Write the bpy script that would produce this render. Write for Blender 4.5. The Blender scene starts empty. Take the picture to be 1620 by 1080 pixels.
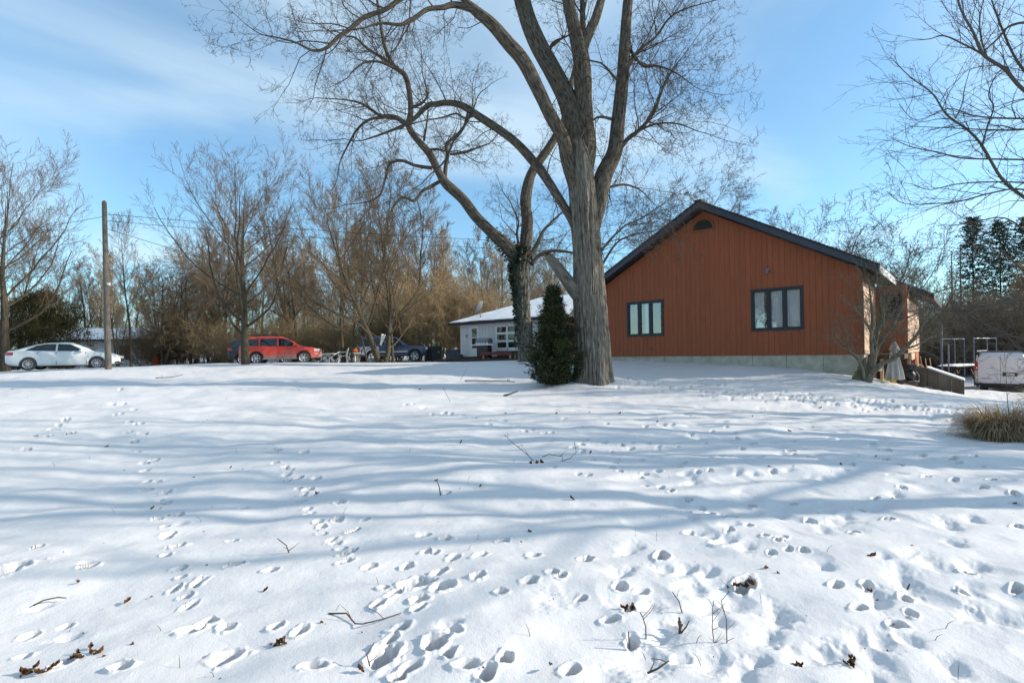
import bpy, math, random
import numpy as np

# ------------------------------------------------------------------ camera, sky, sun, exposure
SC = bpy.context.scene
COL = SC.collection
CZ = 1.65                       # eye height
FPX = 820.0                     # focal length in pixels of the 1620 px wide photograph
HX, HY = 810.0, 556.0           # principal point
ROLL = 0.018
cam = bpy.data.cameras.new('camera')
cam.sensor_fit = 'HORIZONTAL'
cam.sensor_width = 36.0
cam.lens = 36.0 * FPX / 1620.0
cam.shift_y = (HY - 540.0) / 1620.0
cam.clip_start = 0.1
cam.clip_end = 6000.0
cam_o = bpy.data.objects.new('camera', cam)
COL.objects.link(cam_o)
cam_o.rotation_mode = 'QUATERNION'
from mathutils import Matrix, Vector, Quaternion
cam_o.rotation_quaternion = (Matrix.Rotation(math.radians(90), 3, 'X') @ Matrix.Rotation(-ROLL, 3, 'Z')).to_quaternion()
cam_o.location = (0, 0, CZ)
SC.camera = cam_o

SUN_AZ = math.radians(90.0)    # clockwise from +Y
SUN_EL = math.radians(24.5)
SUN_DIR = Vector((math.sin(SUN_AZ) * math.cos(SUN_EL), math.cos(SUN_AZ) * math.cos(SUN_EL), math.sin(SUN_EL)))
sun = bpy.data.lights.new('sun', 'SUN')
sun.energy = 5.0
sun.angle = math.radians(0.5)
sun.color = (1.0, 0.90, 0.76)
sun_o = bpy.data.objects.new('sun', sun)
COL.objects.link(sun_o)
sun_o.rotation_mode = 'QUATERNION'
sun_o.rotation_quaternion = SUN_DIR.to_track_quat('Z', 'Y')

world = bpy.data.worlds.new('World')
SC.world = world
world.use_nodes = True
wn, wl = world.node_tree.nodes, world.node_tree.links
wn.clear()
def wnode(t, **kw):
    n = wn.new(t)
    for k, v in kw.items():
        setattr(n, k, v)
    return n
sky = wnode('ShaderNodeTexSky', sky_type='NISHITA', sun_disc=False, sun_elevation=SUN_EL, sun_rotation=SUN_AZ,
            altitude=200.0, air_density=1.0, dust_density=0.6, ozone_density=2.2)
tc = wnode('ShaderNodeTexCoord')
sep = wnode('ShaderNodeSeparateXYZ')
wl.new(tc.outputs['Generated'], sep.inputs[0])
def wmath(op, a, b=None, clamp=False):
    n = wnode('ShaderNodeMath', operation=op, use_clamp=clamp)
    for i, v in enumerate((a, b)):
        if v is None:
            continue
        if isinstance(v, (int, float)):
            n.inputs[i].default_value = v
        else:
            wl.new(v, n.inputs[i])
    return n.outputs[0]
zz = wmath('ADD', wmath('MAXIMUM', sep.outputs[2], 0.0), 0.18)
cx = wmath('DIVIDE', sep.outputs[0], zz)
cy = wmath('DIVIDE', sep.outputs[1], zz)
comb = wnode('ShaderNodeCombineXYZ')
wl.new(cx, comb.inputs[0]); wl.new(cy, comb.inputs[1])
mp = wnode('ShaderNodeMapping')
mp.inputs['Scale'].default_value = (0.75, 0.95, 1.0)
mp.inputs['Rotation'].default_value = (0, 0, 0.9)
mp.inputs['Location'].default_value = (7.9, 2.6, 0.4)
wl.new(comb.outputs[0], mp.inputs[0])
n1 = wnode('ShaderNodeTexNoise')
n1.inputs['Scale'].default_value = 0.9
n1.inputs['Detail'].default_value = 7.0
n1.inputs['Roughness'].default_value = 0.5
n1.inputs['Distortion'].default_value = 0.9
wl.new(mp.outputs[0], n1.inputs['Vector'])
rp = wnode('ShaderNodeMapRange', interpolation_type='SMOOTHSTEP')
rp.inputs['From Min'].default_value = 0.36
rp.inputs['From Max'].default_value = 0.72
rp.inputs['To Min'].default_value = 0.12
rp.inputs['To Max'].default_value = 0.74
wl.new(n1.outputs[0], rp.inputs['Value'])
tint = wnode('ShaderNodeMixRGB', blend_type='MULTIPLY')
tint.inputs[0].default_value = 1.0
wl.new(sky.outputs[0], tint.inputs[1])
tint.inputs[2].default_value = (1.06, 1.54, 1.64, 1)
mixc = wnode('ShaderNodeMixRGB', blend_type='MIX')
wl.new(rp.outputs[0], mixc.inputs[0])
wl.new(tint.outputs[0], mixc.inputs[1])
mixc.inputs[2].default_value = (5.6, 7.0, 7.9, 1)
bg = wnode('ShaderNodeBackground')
bg.inputs['Strength'].default_value = 0.12
out = wnode('ShaderNodeOutputWorld')
wl.new(mixc.outputs[0], bg.inputs[0])
wl.new(bg.outputs[0], out.inputs[0])

SC.view_settings.view_transform = 'Standard'
SC.view_settings.look = 'None'
SC.view_settings.exposure = 0.22
SC.view_settings.gamma = 1.0
SC.view_settings.use_curve_mapping = False
SC.cycles.max_bounces = 6
SC.cycles.diffuse_bounces = 3
SC.cycles.glossy_bounces = 3
SC.cycles.transparent_max_bounces = 6

# ------------------------------------------------------------------ pixel helper: a pixel of the photograph at a true distance
def W(px, py, Z):
    dx, dy = px - HX, py - HY
    c, s = math.cos(ROLL), math.sin(ROLL)
    return ((dx * c - dy * s) / FPX * Z, Z, CZ - (dx * s + dy * c) / FPX * Z)

# ------------------------------------------------------------------ numpy noise
def vnoise(x, y, seed=0):
    x = np.asarray(x, float); y = np.asarray(y, float)
    xi = np.floor(x).astype(np.int64); yi = np.floor(y).astype(np.int64)
    xf = x - xi; yf = y - yi
    def h(a, b):
        n = (a * 374761393 + b * 668265263 + seed * 974634777) & 0x7fffffff
        n = ((n ^ (n >> 13)) * 1274126177) & 0x7fffffff
        return ((n ^ (n >> 16)) & 0xffff) / 65535.0
    u = xf * xf * xf * (xf * (xf * 6 - 15) + 10); v = yf * yf * yf * (yf * (yf * 6 - 15) + 10)
    a = h(xi, yi) * (1 - u) + h(xi + 1, yi) * u
    b = h(xi, yi + 1) * (1 - u) + h(xi + 1, yi + 1) * u
    return (a * (1 - v) + b * v) * 2 - 1

# ------------------------------------------------------------------ terrain heights
CP = []
def cpx(px, py, Z):
    p = W(px, py, Z); CP.append((p[0], p[1], p[2]))
for a in ((940, 609, 17), (700, 610, 17), (400, 607, 17), (100, 607, 17), (171, 583, 24), (105, 585, 28), (450, 576, 33), (390, 574, 27),
          (610, 574, 31), (640, 573, 37), (740, 571, 33), (833, 570, 26), (964, 570, 24.7), (1150, 576, 21.3), (1367, 582, 18),
          (1340, 598, 17.2), (1270, 601, 16.4), (1400, 614, 17.2), (1470, 621, 18.5), (1553, 623, 26), (1640, 627, 22), (1580, 690, 9.4), (1250, 640, 13),
          (1100, 636, 13.4), (1050, 596, 18.5), (1200, 598, 17.5), (860, 588, 20), (600, 588, 22), (300, 590, 22)):
    cpx(*a)
e = lambda x, y, v: CP.append((x, y, CZ + v))
for x in (-6, -2, 2, 6):
    for y in (-4, 1, 3):
        e(x, y, -1.65)
for x, y, v in ((0, 8, -1.46), (-8, 8, -1.4), (-16, 8, -1.25), (5, 8, -1.52), (-30, 10, -1.1), (14, 20.5, -1.56), (15, 24, -1.8), (19, 21, -1.85), (24, 32, -2.4), (32, 24, -2.3),
                (20, 8, -1.85), (30, 0, -1.9), (12, 0, -1.75), (45, 45, -2.0), (22, 55, -1.2), (-45, 30, -0.8), (-30, 50, -0.6), (0, 60, -0.5), (-60, 65, -0.5), (0, 45, -0.5),
                (40, 80, -0.9), (-70, 0, -1.2), (0, -25, -1.7), (40, -25, -1.8), (-40, -25, -1.7), (70, 20, -2.0), (-16, 45, -0.6), (12, 30, -0.8), (9, 24, -0.6)):
    e(x, y, v)
CPA = np.array(CP)
_c2 = 9.0
def _phi(d2): return np.sqrt(d2 + _c2)
_d2 = (CPA[:, None, 0] - CPA[None, :, 0]) ** 2 + (CPA[:, None, 1] - CPA[None, :, 1]) ** 2
_A = np.zeros((len(CPA) + 1, len(CPA) + 1))
_A[:-1, :-1] = _phi(_d2) - 0.25 * np.eye(len(CPA)); _A[:-1, -1] = 1; _A[-1, :-1] = 1
_wt = np.linalg.solve(_A, np.append(CPA[:, 2], 0))
def base_h(x, y):
    x = np.clip(np.asarray(x, float), -70, 70); y = np.clip(np.asarray(y, float), -25, 80)
    r = np.full(np.broadcast(x, y).shape, _wt[-1])
    for i in range(len(CPA)):
        r = r + _wt[i] * _phi((x - CPA[i, 0]) ** 2 + (y - CPA[i, 1]) ** 2)
    return r
TREE1 = W(938, 607, 17)
def ground(x, y):
    x = np.asarray(x, float); y = np.asarray(y, float)
    h = base_h(x, y)
    near = np.exp(-((y - 4) / 14.0) ** 2)
    h = h + 0.05 * vnoise(x * 0.35, y * 0.5, 1) + 0.022 * vnoise(x * 1.1, y * 1.5, 2) * (0.4 + near)
    d2 = (x - TREE1[0]) ** 2 * 0.55 + (y - TREE1[1]) ** 2
    h = h + 0.16 * np.exp(-d2 / 2.2)
    return h
def gz(x, y):
    return float(ground(np.array([x]), np.array([y]))[0])
def on_ground(px, py):
    """where the sight line of a pixel meets the snow"""
    p = W(px, py, 1.0)
    ys = np.concatenate([np.linspace(0.8, 12, 900), np.linspace(12.05, 60, 700)])
    d = (CZ + (p[2] - CZ) * ys) - ground(p[0] * ys, ys)
    k = int(np.argmax(d < 0))
    if d[k] >= 0:
        k = len(ys) - 1
    return (p[0] * ys[k], ys[k])

# ------------------------------------------------------------------ mesh builders
def np_mesh(name, V, F, smooth=True, uv=None):
    """V (n,3), F (m,4) or (m,3) array"""
    V = np.asarray(V, np.float32); F = np.asarray(F, np.int32)
    me = bpy.data.meshes.new(name)
    k = F.shape[1]
    me.vertices.add(len(V)); me.vertices.foreach_set('co', V.ravel())
    me.loops.add(F.size); me.loops.foreach_set('vertex_index', F.ravel())
    me.polygons.add(len(F)); me.polygons.foreach_set('loop_start', np.arange(len(F), dtype=np.int32) * k)
    if smooth:
        me.polygons.foreach_set('use_smooth', np.ones(len(F), bool))
    if uv is not None:
        l = me.uv_layers.new(name='uv')
        l.data.foreach_set('uv', np.asarray(uv, np.float32)[F.ravel()].ravel())
    me.update(calc_edges=True)
    return me
def link(name, me, mat=None, parent=None):
    o = bpy.data.objects.new(name, me)
    COL.objects.link(o)
    if mat is not None and me is not None and not me.materials:
        me.materials.append(mat)
    if parent is not None:
        o.parent = parent
    return o
def tag(o, label=None, cat=None, group=None, kind=None):
    if label: o['label'] = ' '.join(label.split()[:16])
    if cat: o['category'] = cat
    if group: o['group'] = group
    if kind: o['kind'] = kind
    return o
def empty(name, loc, rz=0.0, label=None, cat=None, group=None, scale=1.0):
    o = bpy.data.objects.new(name, None)
    o.empty_display_size = 0.2
    COL.objects.link(o)
    o.location = loc; o.rotation_euler = (0, 0, rz); o.scale = (scale,) * 3
    return tag(o, label, cat, group)
def copy_tree(o, parent=None):
    c = o.copy(); COL.objects.link(c)
    if parent is not None:
        c.parent = parent
    for ch in list(o.children):
        copy_tree(ch, c)
    return c

class MB:
    """collects polygons, builds ONE mesh object"""
    def __init__(self): self.v = []; self.f = []
    def poly(self, pts):
        n = len(self.v); self.v += [tuple(p) for p in pts]; self.f.append(tuple(range(n, n + len(pts)))); return self
    def hexa(self, b, t):
        n = len(self.v); self.v += [tuple(p) for p in b] + [tuple(p) for p in t]
        self.f += [(n + 3, n + 2, n + 1, n), (n + 4, n + 5, n + 6, n + 7)] + [(n + i, n + (i + 1) % 4, n + 4 + (i + 1) % 4, n + 4 + i) for i in range(4)]
        return self
    def box(self, x0, y0, z0, x1, y1, z1):
        return self.hexa([(x0, y0, z0), (x1, y0, z0), (x1, y1, z0), (x0, y1, z0)], [(x0, y0, z1), (x1, y0, z1), (x1, y1, z1), (x0, y1, z1)])
    def prism(self, poly, fn, a, b):
        """poly: 2-D points counter-clockwise, fn(u, v, w) -> xyz, extruded from w=a to w=b"""
        n = len(self.v); k = len(poly)
        self.v += [fn(u, v, a) for u, v in poly] + [fn(u, v, b) for u, v in poly]
        self.f += [tuple(range(n + k - 1, n - 1, -1)), tuple(range(n + k, n + 2 * k))]
        self.f += [(n + i, n + (i + 1) % k, n + k + (i + 1) % k, n + k + i) for i in range(k)]
        return self
    def tube(self, pts, rad, sides=8, caps=True):
        pts = [Vector(p) for p in pts]
        if not hasattr(rad, '__len__'): rad = [rad] * len(pts)
        n = len(self.v)
        for i, p in enumerate(pts):
            t = (pts[min(i + 1, len(pts) - 1)] - pts[max(i - 1, 0)]).normalized()
            ref = Vector((0, 0, 1)) if abs(t.z) < 0.9 else Vector((1, 0, 0))
            a = t.cross(ref).normalized(); b = t.cross(a)
            for k in range(sides):
                g = 2 * math.pi * k / sides
                self.v.append(tuple(p + (a * math.cos(g) + b * math.sin(g)) * rad[i]))
        for i in range(len(pts) - 1):
            for k in range(sides):
                self.f.append((n + i * sides + k, n + (i + 1) * sides + k, n + (i + 1) * sides + (k + 1) % sides, n + i * sides + (k + 1) % sides))
        if caps:
            self.f.append(tuple(n + k for k in range(sides)))
            m = n + (len(pts) - 1) * sides
            self.f.append(tuple(m + sides - 1 - k for k in range(sides)))
        return self
    def lathe(self, prof, fn, sides=24):
        """prof: (r, h) list, fn(x, y, h) -> xyz"""
        n = len(self.v); k = len(prof)
        for j in range(sides):
            g = 2 * math.pi * j / sides
            for r, h in prof:
                self.v.append(fn(r * math.cos(g), r * math.sin(g), h))
        for j in range(sides):
            for i in range(k - 1):
                a = n + j * k + i; b = n + ((j + 1) % sides) * k + i
                self.f.append((a, b, b + 1, a + 1))
        return self
    def mesh(self, name, smooth=False, bevel=0.0):
        me = bpy.data.meshes.new(name)
        me.from_pydata(self.v, [], self.f)
        if smooth:
            me.polygons.foreach_set('use_smooth', np.ones(len(self.f), bool))
        me.update()
        return me
    def build(self, name, mat, parent=None, smooth=False, bevel=0.0):
        o = link(name, self.mesh(name, smooth), mat, parent)
        if bevel:
            b = o.modifiers.new('bevel', 'BEVEL'); b.width = bevel; b.segments = 2; b.limit_method = 'ANGLE'; b.angle_limit = 0.6
        return o

# ------------------------------------------------------------------ materials
def mat(name, col, rough=0.7, metal=0.0, col2=None, nscale=6.0, ndetail=5.0, stretch=(1, 1, 1), lo=0.35, hi=0.65, bump=0.0, bscale=None, bdist=0.01, coords='Object', spec=0.5, coat=0.0, sub=0.0, rnd=0.0):
    m = bpy.data.materials.new(name); m.use_nodes = True
    N, L = m.node_tree.nodes, m.node_tree.links
    b = N['Principled BSDF']
    b.inputs['Roughness'].default_value = rough
    b.inputs['Metallic'].default_value = metal
    b.inputs['Specular IOR Level'].default_value = spec
    b.inputs['Coat Weight'].default_value = coat
    if coat: b.inputs['Coat Roughness'].default_value = 0.05
    b.inputs['Base Color'].default_value = (*col, 1)
    if sub:
        b.inputs['Subsurface Weight'].default_value = sub
    src = None
    if col2 is not None or bump:
        t = N.new('ShaderNodeTexCoord'); mpg = N.new('ShaderNodeMapping')
        mpg.inputs['Scale'].default_value = stretch
        L.new(t.outputs[coords], mpg.inputs[0])
    if col2 is not None:
        nz = N.new('ShaderNodeTexNoise'); nz.inputs['Scale'].default_value = nscale; nz.inputs['Detail'].default_value = ndetail; nz.inputs['Roughness'].default_value = 0.62
        L.new(mpg.outputs[0], nz.inputs['Vector'])
        r = N.new('ShaderNodeValToRGB'); r.color_ramp.elements[0].position = lo; r.color_ramp.elements[1].position = hi
        r.color_ramp.elements[0].color = (*col, 1); r.color_ramp.elements[1].color = (*col2, 1)
        L.new(nz.outputs[0], r.inputs[0]); src = r.outputs[0]
    if rnd:
        oi = N.new('ShaderNodeObjectInfo'); mr = N.new('ShaderNodeMapRange')
        mr.inputs['To Min'].default_value = 1 - rnd; mr.inputs['To Max'].default_value = 1 + rnd
        L.new(oi.outputs['Random'], mr.inputs['Value'])
        mu = N.new('ShaderNodeMixRGB'); mu.blend_type = 'MULTIPLY'; mu.inputs[0].default_value = 1
        if src is not None: L.new(src, mu.inputs[1])
        else: mu.inputs[1].default_value = (*col, 1)
        L.new(mr.outputs[0], mu.inputs[2]); src = mu.outputs[0]
    if src is not None:
        L.new(src, b.inputs['Base Color'])
    if bump:
        nb = N.new('ShaderNodeTexNoise'); nb.inputs['Scale'].default_value = bscale or nscale * 2; nb.inputs['Detail'].default_value = 6; nb.inputs['Roughness'].default_value = 0.6
        L.new(mpg.outputs[0], nb.inputs['Vector'])
        bp = N.new('ShaderNodeBump'); bp.inputs['Strength'].default_value = bump; bp.inputs['Distance'].default_value = bdist
        L.new(nb.outputs[0], bp.inputs['Height']); L.new(bp.outputs[0], b.inputs['Normal'])
    return m
M = {}
M['bark'] = mat('bark', (0.045, 0.038, 0.030), 0.95, col2=(0.25, 0.222, 0.185), nscale=25, ndetail=8, stretch=(1, 0.12, 1), lo=0.33, hi=0.60, bump=1.0, bscale=28, bdist=0.05, coords='UV', spec=0.1)
M['limb_bark'] = mat('limb_bark', (0.035, 0.029, 0.023), 0.95, col2=(0.15, 0.128, 0.10), nscale=17, stretch=(1, 0.2, 1), lo=0.36, hi=0.62, bump=0.9, bscale=30, bdist=0.02, coords='UV', spec=0.1)
M['twig'] = mat('twig', (0.085, 0.066, 0.052), 0.9, spec=0.1)
M['grey_bark'] = mat('grey_bark', (0.04, 0.033, 0.024), 0.95, col2=(0.105, 0.088, 0.062), nscale=5, stretch=(3, 3, 0.6), bump=0.7, bscale=9, bdist=0.02, spec=0.1, rnd=0.2)
M['wood_bark'] = mat('wood_bark', (0.05, 0.038, 0.027), 0.95, col2=(0.13, 0.10, 0.07), nscale=4, stretch=(3, 3, 0.6), spec=0.1, rnd=0.25)
M['wood_twig'] = mat('wood_twig', (0.20, 0.145, 0.092), 0.95, spec=0.05, rnd=0.3)
M['tan_twig'] = mat('tan_twig', (0.37, 0.27, 0.155), 0.95, spec=0.05, rnd=0.25)
M['grey_twig'] = mat('grey_twig', (0.20, 0.165, 0.125), 0.95, spec=0.05, rnd=0.2)
M['pale_bark'] = mat('pale_bark', (0.10, 0.085, 0.062), 0.95, col2=(0.24, 0.205, 0.155), nscale=5, stretch=(3, 3, .6), spec=0.1)
M['red_twig'] = mat('red_twig', (0.165, 0.12, 0.085), 0.95, spec=0.05, rnd=0.15)
M['dark_twig'] = mat('dark_twig', (0.105, 0.085, 0.07), 0.95, spec=0.05, rnd=0.15)
M['cedar'] = mat('cedar', (0.018, 0.028, 0.012), 0.85, col2=(0.07, 0.075, 0.028), nscale=2.6, lo=0.42, hi=0.7, spec=0.2)
M['yew'] = mat('yew', (0.018, 0.020, 0.010), 0.9, col2=(0.055, 0.05, 0.022), nscale=1.2, spec=0.1)
M['conifer'] = mat('conifer', (0.022, 0.036, 0.03), 0.9, col2=(0.05, 0.07, 0.05), nscale=1.0, spec=0.1)
M['ivy'] = mat('ivy', (0.012, 0.022, 0.011), 0.5, col2=(0.035, 0.05, 0.026), nscale=3, spec=0.4)
M['straw'] = mat('straw', (0.22, 0.15, 0.085), 0.9, col2=(0.46, 0.34, 0.215), nscale=7, spec=0.1)
M['leaf'] = mat('leaf', (0.055, 0.028, 0.012), 0.8, col2=(0.17, 0.085, 0.03), nscale=30, spec=0.2)
M['weed'] = mat('weed', (0.09, 0.065, 0.05), 0.9)
M['plastic_white'] = mat('plastic_white', (0.72, 0.71, 0.67), 0.45, col2=(0.6, 0.58, 0.53), nscale=5)

# ------------------------------------------------------------------ snow field: one sheet from behind the camera to the horizon
PRINTS = []          # x, y, half length, half width, angle, depth, rim
def add_print(px, py, s=1.0, depth=0.07, ang=None, soft=False):
    x, y = on_ground(px, py)
    r = PR.random
    a = ang if ang is not None else math.radians(38) + (r() - 0.5) * 1.1
    k = 0.44 if y < 4.5 else 0.44 + 0.28 * min(1, (y - 4.5) / 7)
    PRINTS.append((x, y, k * s * (0.10 + 0.05 * r()), k * s * (0.068 + 0.03 * r()), a, depth * (0.8 + 0.5 * r()) * (0.9 if not soft else 0.9), soft))
PR = random.Random(11)
A5 = [(350,120),(375,150),(440,180),(455,210),(485,295),(495,360),(525,390),(525,428),(530,530),(565,570),(570,640),(630,685),(605,750),(650,815),(690,930),(380,960),
      (845,240),(880,265),(960,270),(915,325),(945,350),(1000,350),(975,385),(990,398),(1075,425),(1070,480),(1115,515),(1105,585),(180,200),(225,213),(80,260),(740,625),(860,648),
      (275,628),(120,575),(90,850),(1350,590),(1290,630),(1215,705),(1245,730),(1390,655),(1435,605),(1515,670),(1320,750),(1270,825),(1195,765),(1215,900),(1380,870),
      (1300,950),(1480,940),(1600,920),(1585,720),(1410,545),(1520,595),(720,830),(950,840),(700,915),(180,945),(1170,640),(1330,770),(1240,860),(1420,905),(1340,690),(1440,840),(1255,980),(1540,960),(870,830)]
A6 = [(880,265),(940,283),(710,227),(765,240),(430,237),(220,245),(1075,310),(1140,240),(1185,265),(1180,290),(1230,312),(1195,343),(1235,385),(1150,412),(1105,452),(945,490),(855,540),
      (650,550),(475,610),(235,608),(130,655),(1310,352),(1400,362),(1490,380),(1590,405),(1590,430),(1520,357),(1490,313),(1460,285),(1395,287),(1415,300),(1025,697),(1120,695),(1245,735),
      (1425,718),(1260,790),(1215,825),(1100,770),(370,765),(410,710),(190,945),(1300,280),(1600,500),(1600,700),(550,455),(760,440),(890,430),(560,515),(690,515),(820,585),(1440,650),(1080,520),(1190,480),
      (60,680),(340,700)]
for x, y in A5: add_print(x / 2, 580 + y / 2, 0.95, 0.075)
for x, y in A6: add_print(810 + x / 2, 580 + y / 2, 0.95, 0.07)
for x, y, s in ((20, 640, 2.3), (560, 470, 1.3), (1400, 705, 1.5), (1310, 690, 1.6), (720, 910, 1.5), (1215, 915, 1.6), (1380, 880, 1.6), (600, 840, 1.4)):
    add_print(x / 2, 580 + y / 2, s, 0.085)
add_print(810 + 370, 580 + 345, 1.7, 0.10, 0.7); add_print(810 + 237, 580 + 303, 1.3, 0.09); add_print(810 + 325, 580 + 276, 1.3, 0.09)
for x, y in ((150,735),(535,650),(620,745),(640,920),(940,920),(1165,870),(1530,790),(1240,680),(1340,630),(1460,630),(1380,500),(730,960)):
    add_print(810 + x / 2, 580 + y / 2, 1.9, 0.045, soft=True)
for k in range(120):                                   # old melted-in tracks on the right half
    py = 640 + 440 * PR.random() ** 1.5
    px = 1050 + 600 * PR.random() - 260 * (py > 860) * PR.random()
    add_print(px, py, 1.0 + 1.0 * PR.random() * (py > 760), 0.03 + 0.03 * PR.random(), soft=True)
for k in range(45):
    add_print(850 + 420 * PR.random(), 660 + 90 * PR.random(), 0.8, 0.05)
for k in range(14):
    add_print(20 + 700 * PR.random(), 640 + 420 * PR.random(), 0.9, 0.05, soft=PR.random() < 0.5)
path = [(978, 602), (1060, 612), (1187, 622), (1290, 632), (1420, 643), (1560, 655)]
for k in range(240):                                   # the trampled path from the big trunk to the patio
    t = PR.random() * 4.999; i = int(t); t -= i
    px = path[i][0] * (1 - t) + path[i + 1][0] * t + PR.gauss(0, 10); py = path[i][1] * (1 - t) + path[i + 1][1] * t + PR.gauss(0, 5)
    add_print(px, py, 0.7 + 0.6 * PR.random(), 0.026, PR.random() * 3.1)
for (x0, y0), (x1, y1), n in (((190, 620), (300, 960), 22), ((420, 700), (560, 900), 20), ((1010, 1010), (760, 820), 6), ((60, 690), (120, 660), 6), ((880, 700), (1290, 880), 20), ((640, 640), (890, 690), 16)):
    for k in range(n):
        t = k / n
        add_print(x0 + (x1 - x0) * t + PR.gauss(0, 5), y0 + (y1 - y0) * t + PR.gauss(0, 3), 0.85, 0.06)

def build_snow():
    us = np.arange(-1.12, 1.1201, 0.0026)
    ext = [1.14, 1.18, 1.24, 1.32, 1.45, 1.65, 1.9, 2.3, 2.8, 3.5, 4.5, 6, 8, 11, 15, 20, 27, 36, 48]
    us = np.concatenate([-np.array(ext[::-1]), us, np.array(ext)])
    yd = np.arange(1110, 573, -1.08)
    ys = 820 * 1.62 / (yd - 556)
    ys = np.concatenate([[-30, -20, -12, -7, -4, -2, -0.5, 0.5, 1.1, 1.6, 2.0, 2.2], ys[ys > 2.3]])
    far = ys[-1]
    while far < 3000:
        far *= 1.13; ys = np.append(ys, far)
    wy = np.maximum(ys, 1.5)
    X = us[None, :] * wy[:, None]; Y = np.repeat(ys[:, None], len(us), 1)
    H = ground(X, Y)
    nearm = np.clip((Y > 1.5) & (Y < 26), 0, 1)
    H += nearm * (0.025 * vnoise(X * 1.5 - 1.6 * Y, Y * 2.6 + X * 0.9, 5) + 0.006 * vnoise(X * 4.1 - 4 * Y, Y * 6 + X * 2.4, 15) + 0.012 * np.clip(vnoise(X * 1.7 + Y * 0.9, Y * 1.3, 6), -1, 0.15) + 0.0012 * vnoise(X * 11, Y * 9, 7))
    DEP = np.zeros_like(H); RIM = np.zeros_like(H)
    right = np.clip((X / np.maximum(Y, 1) + 0.25) * 1.6, 0, 1)
    H -= nearm * right * 0.04 * np.clip(vnoise(X * 4.0 + Y, Y * 3.3, 8) - 0.25, 0, 1)
    for (x, y, la, lb, a, dep, soft) in PRINTS:
        R = la * 2.0
        i0, i1 = np.searchsorted(ys, y - R), np.searchsorted(ys, y + R) + 1
        if i1 <= i0: continue
        wmin, wmax = max(ys[i0], 1.5), max(ys[min(i1, len(ys) - 1)], 1.5)
        lo = min((x - R) / wmin, (x - R) / wmax); hi = max((x + R) / wmin, (x + R) / wmax)
        j0, j1 = np.searchsorted(us, lo), np.searchsorted(us, hi) + 1
        sx, sy = X[i0:i1, j0:j1] - x, Y[i0:i1, j0:j1] - y
        c, s = math.cos(a), math.sin(a)
        q = np.sqrt(((sx * c + sy * s) / la) ** 2 + ((-sx * s + sy * c) / lb) ** 2)
        q = q * (1 + 0.25 * vnoise(X[i0:i1, j0:j1] * 14, Y[i0:i1, j0:j1] * 14, 9) + 0.12 * vnoise(X[i0:i1, j0:j1] * 45, Y[i0:i1, j0:j1] * 45, 19))
        if soft:
            D_ = dep * np.exp(-q * q * 0.9)
        else:
            t = np.clip((1.1 - q) / 0.34, 0, 1)
            D_ = dep * 2.2 * t * t * (3 - 2 * t) * np.clip(0.85 + 0.16 * (sx * 0.9 - sy * 0.1) / la, 0.5, 1.2)
            RIM[i0:i1, j0:j1] = np.maximum(RIM[i0:i1, j0:j1], dep * 0.15 * np.exp(-((q - 1.32) / 0.2) ** 2) * (1 + vnoise(X[i0:i1, j0:j1] * 20, Y[i0:i1, j0:j1] * 20, 10)))
        DEP[i0:i1, j0:j1] = np.maximum(DEP[i0:i1, j0:j1], D_)
    H += RIM * np.clip(1 - DEP / 0.02, 0, 1) - DEP
    n, m = X.shape
    V = np.stack([X, Y, H], -1).reshape(-1, 3)
    idx = np.arange(n * m).reshape(n, m)
    F = np.stack([idx[:-1, :-1], idx[:-1, 1:], idx[1:, 1:], idx[1:, :-1]], -1).reshape(-1, 4)
    o = link('snow_ground', np_mesh('snow_ground', V, F), M['snow'])
    tag(o, 'snow covered lawn with tracks across it', kind='structure')
    return o
def snow_material():
    m = mat('snow', (0.69, 0.672, 0.675), 0.6, spec=0.3)
    N, L = m.node_tree.nodes, m.node_tree.links
    b = N['Principled BSDF']; t = N.new('ShaderNodeTexCoord')
    prev = None
    for sc, st, di in ((4.0, 0.28, 0.04), (22, 0.4, 0.010), (120, 0.55, 0.005)):
        nz = N.new('ShaderNodeTexNoise'); nz.inputs['Scale'].default_value = sc; nz.inputs['Detail'].default_value = 4
        L.new(t.outputs['Object'], nz.inputs['Vector'])
        bp = N.new('ShaderNodeBump'); bp.inputs['Strength'].default_value = st; bp.inputs['Distance'].default_value = di
        L.new(nz.outputs[0], bp.inputs['Height'])
        if prev: L.new(prev, bp.inputs['Normal'])
        prev = bp.outputs[0]
    L.new(prev, b.inputs['Normal'])
    return m
M['snow'] = snow_material()
M['roof_snow'] = mat('roof_snow', (0.84, 0.85, 0.87), 0.7, col2=(0.62, 0.63, 0.65), nscale=2.2, lo=0.55, hi=0.8, bump=0.5, bscale=5, bdist=0.05)
build_snow()

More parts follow.
